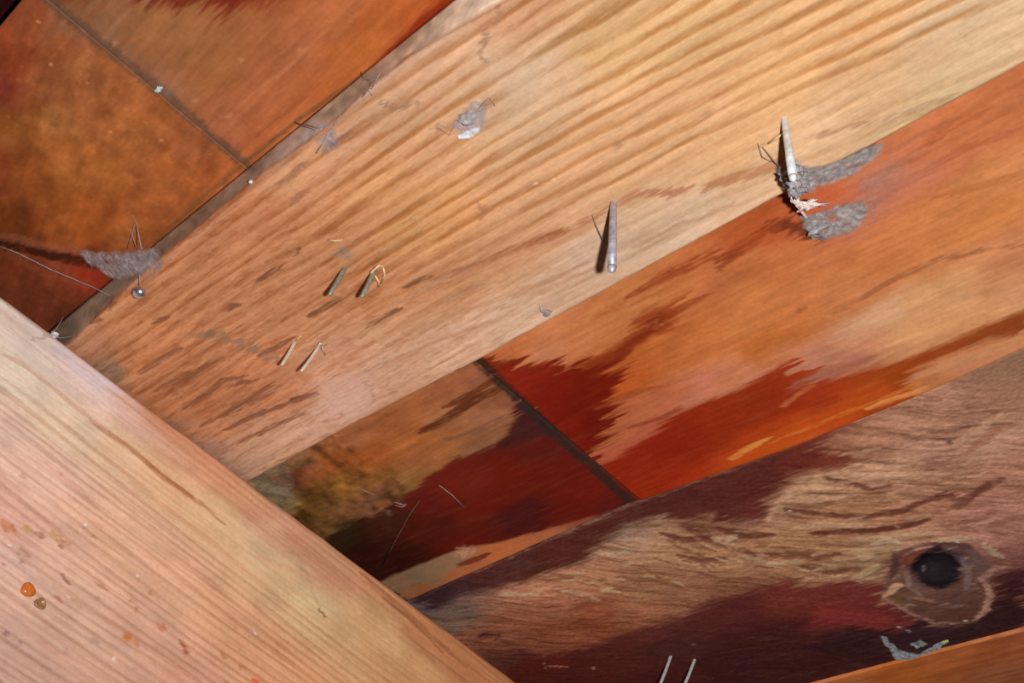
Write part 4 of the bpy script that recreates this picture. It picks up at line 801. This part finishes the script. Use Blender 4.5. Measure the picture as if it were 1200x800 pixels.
clump([[[(86,296,HB-1.5),(110,290,HB-2),(150,288,HB-5),(172,292,HP),(190,292,HP-.5),(196,306,HP-.5),(176,330,HP-.5),(160,330,HP),(140,326,HB-5),(118,314,HB-3),(100,308,HB-2)],[(135,292,HB-4),(180,292,HP),(188,306,HP-.5),(168,326,HP-.5),(145,322,HP+2)]]], V_lav, 'flat greyish web stretched from the left roof board to the batten above the silver nail',
      [[(90,296,HB-1),(104,300,HB-2),(108,318,HB-1)],[(150,292,HB-4),(158,262,HB-.5)],[(160,290,HB-4),(152,268,HB-.5)],[(166,292,HP),(160,262,HB-1),(155,252,HB-.4)],[(163,320,HP-1),(164,330,HP-2),(163,338,HP-3)]], M_webs, .35)
clump([[[(416,100,HB-3),(424,80,HB-1),(446,78,HB-3),(456,96,HP+1),(440,116,HP-.4),(424,118,HP-.3)]]], V_thin, 'torn wisp of web on the grey edge of the batten beside the dark red streak',
      [[(423,84,HB-1),(426,92,HB-4),(432,94,HP+4),(440,92,HP+2)],[(440,95,HP+1),(446,84,HP+5),(454,70,HB-2)],[(428,104,HP),(436,104,HP-.5),(440,96,HP-.4)],[(436,112,HP-.4),(432,106,HP-1),(426,110,HP-.3)],[(424,114,HP-.3),(430,108,HP-.8),(436,98,HP)]], M_webl, .28)
clump([lump(641, 366, HP, 1.5, 1.1, .7, 4)], M_webl, 'tiny grey web scrap on the lower edge of the batten left of the dull nail', [[(632,356,HP-.4),(634,364,HP-1),(642,371,HP-.4)]], M_webs, .3)
clump([lump(186, 105, HB, 1.3, .7, .5, 6, .5)], M_white, 'small whitish crumb of web in the joint of the upper left boards', None)
clump([lump(64, 392, HP, 1.4, 1.3, .9, 6)], M_webw, 'small white web tuft where joist and batten meet', [[(40,398,HP-.3),(52,388,HP-1.5),(60,391,HP-2),(70,396,HP-2),(84,394,HP-.5)],[(52,388,HP-1.5),(58,394,HP-2),(66,402,HP-3)],[(60,391,HP-2),(66,385,HP+1),(74,372,HP+5)]], M_webs, .25)
clump([[[(290,552,HP-.4),(330,536,HP-.4),(350,556,HB-1),(352,590,HB-1),(330,604,HB-2),(305,585,HB-5)]]], V_dust, 'dusty brownish veil in the corner where batten meets joist', None)
crust = veil([[(1028,744,HB-.6),(1040,746,HB-.6),(1056,760,HB-.8),(1076,764,HB-.8),(1100,750,HB-.8),(1114,752,HB-.8),(1096,764,HB-1.2),(1066,774,HB-1.5),(1048,772,HB-1)],[(1064,754,HB-.5),(1078,748,HB-.5),(1090,754,HB-.5),(1076,760,HB-.6)]], 'cobweb', veil_mat('pale_crust', (.42, .47, .47), .9), None, seed=4, fade=1.0, step=.35)
tag(crust, 'crusty white patch of web in the joint below the knot', 'cobweb')
V, Fc = lump(1107, 752, HB - .6, 1.5, .7, .5, 5, .5); link_mesh('green_fleck', V, Fc, M_green, crust)
# loose silk threads
for k, (ln, m_, r_, lab) in enumerate([
    ([[(-10,285,HB-1),(20,296,HB-2.5),(60,316,HB-4),(108,336,HB-3),(128,346,HP+4)]], M_webs, .2, 'long pale silk thread slanting across the dark band at the far left'),
    ([[(514,568,HB-.6),(530,580,HB-1.2),(545,595,HB-.6)]], M_webs, .2, 'short pale thread on the dark red board'),
    ([[(448,662,HB-.6),(462,636,HB-2),(478,606,HB-2.5),(492,586,HB-.6)]], M_webd, .2, 'faint long thread rising over the darkest red stain above the joist'),
    ([[(694,252,HP-.3),(698,264,HP-1),(706,280,HP-2.5),(713,287,HP-4)]], M_webd, .2, 'dark curved thread touching the left side of the dull grey nail'),
    ([[(416,570,HB-.5),(430,576,HB-1.5),(442,582,HB-.5)]], M_webs, .2, 'tiny thread on the brown mouldy patch left of the red stain'),
    ([[(462,588,HB-.5),(468,590,HB-1),(476,592,HB-.4)],[(463,592,HB-.5),(472,594,HB-1),(476,590,HB-.4)]], M_webs, .25, 'little tangle of reddish threads at the left end of the red stain')]):
    fibres('silk_thread', ln, m_, lab, 'thread', 'loose silk threads', r=r_)

# silver nail head at the batten's upper edge
hb = at(163, 343, HP - 2.2)
o = empty('nail', at(163, 338, HP)); tag(o, 'small shiny round silver nail head hanging below the grey web', 'nail')
bm = bmesh.new(); bmesh.ops.create_uvsphere(bm, u_segments=24, v_segments=16, radius=1); V = [hb + np.array([v.co.x * 2.6, v.co.y * 2.4, v.co.z * 2.0]) for v in bm.verts]; Fc = [tuple(v.index for v in f.verts) for f in bm.faces]; bm.free()
link_mesh('nail_head', V, Fc, plain_mat('shiny_silver', (.50, .50, .56), .3, .85, noise=.1), o)
V, Fc = tube([hb + [0, 0, 1], hb + [0, 0, 4]], [.8, .8], 12); link_mesh('shank', V, Fc, M_nail, o)
V, Fc = lump(294, 213, HP, .7, .6, .6, 2, .2, sub=3); tag(link_mesh('white_fleck', V, Fc, M_webw), 'tiny white fleck on the sharp upper edge of the batten', 'fleck')

# resin drops on the joist face
def drop(cx, cy, r, mat, label, ring=False):
    c = PJ.hit(cx, cy); u, v_, n = PJ.a, PJ.b, PJ.n; V = []; Fc = []; ns = 20
    prof = [(1.0, -.2), (.98, .12), (.85, .35), (.6, .5), (.3, .58)] if not ring else [(1.0, -.2), (1.0, .25), (.85, .42), (.62, .3), (.45, .08)]
    for i, (a, z) in enumerate(prof):
        for k in range(ns):
            t = 2 * math.pi * k / ns; rr = a * r * (1 + .08 * math.sin(3 * t + cx)); V.append(c + rr * (math.cos(t) * u * 1.1 + math.sin(t) * v_) + n * z * r)
    for i in range(len(prof) - 1):
        for k in range(ns): Fc.append((i * ns + k, i * ns + (k + 1) % ns, (i + 1) * ns + (k + 1) % ns, (i + 1) * ns + k))
    Fc.append(tuple((len(prof) - 1) * ns + k for k in range(ns))); Fc.append(tuple(range(ns))[::-1])
    return tag(link_mesh('resin_drop', V, Fc, mat), label, 'resin drop', 'resin drops on the joist')
drop(33, 691, 2.5, M_resin, 'bright orange resin drop on the joist, the larger of two side by side')
drop(47, 707, 2.0, M_resin2, 'small brown ring of resin just below the orange drop on the joist', True)
print('TRIS', sum(len(o.data.loop_triangles) if o.data.calc_loop_triangles() is None else 0 for o in bpy.data.objects if o.type == 'MESH'))
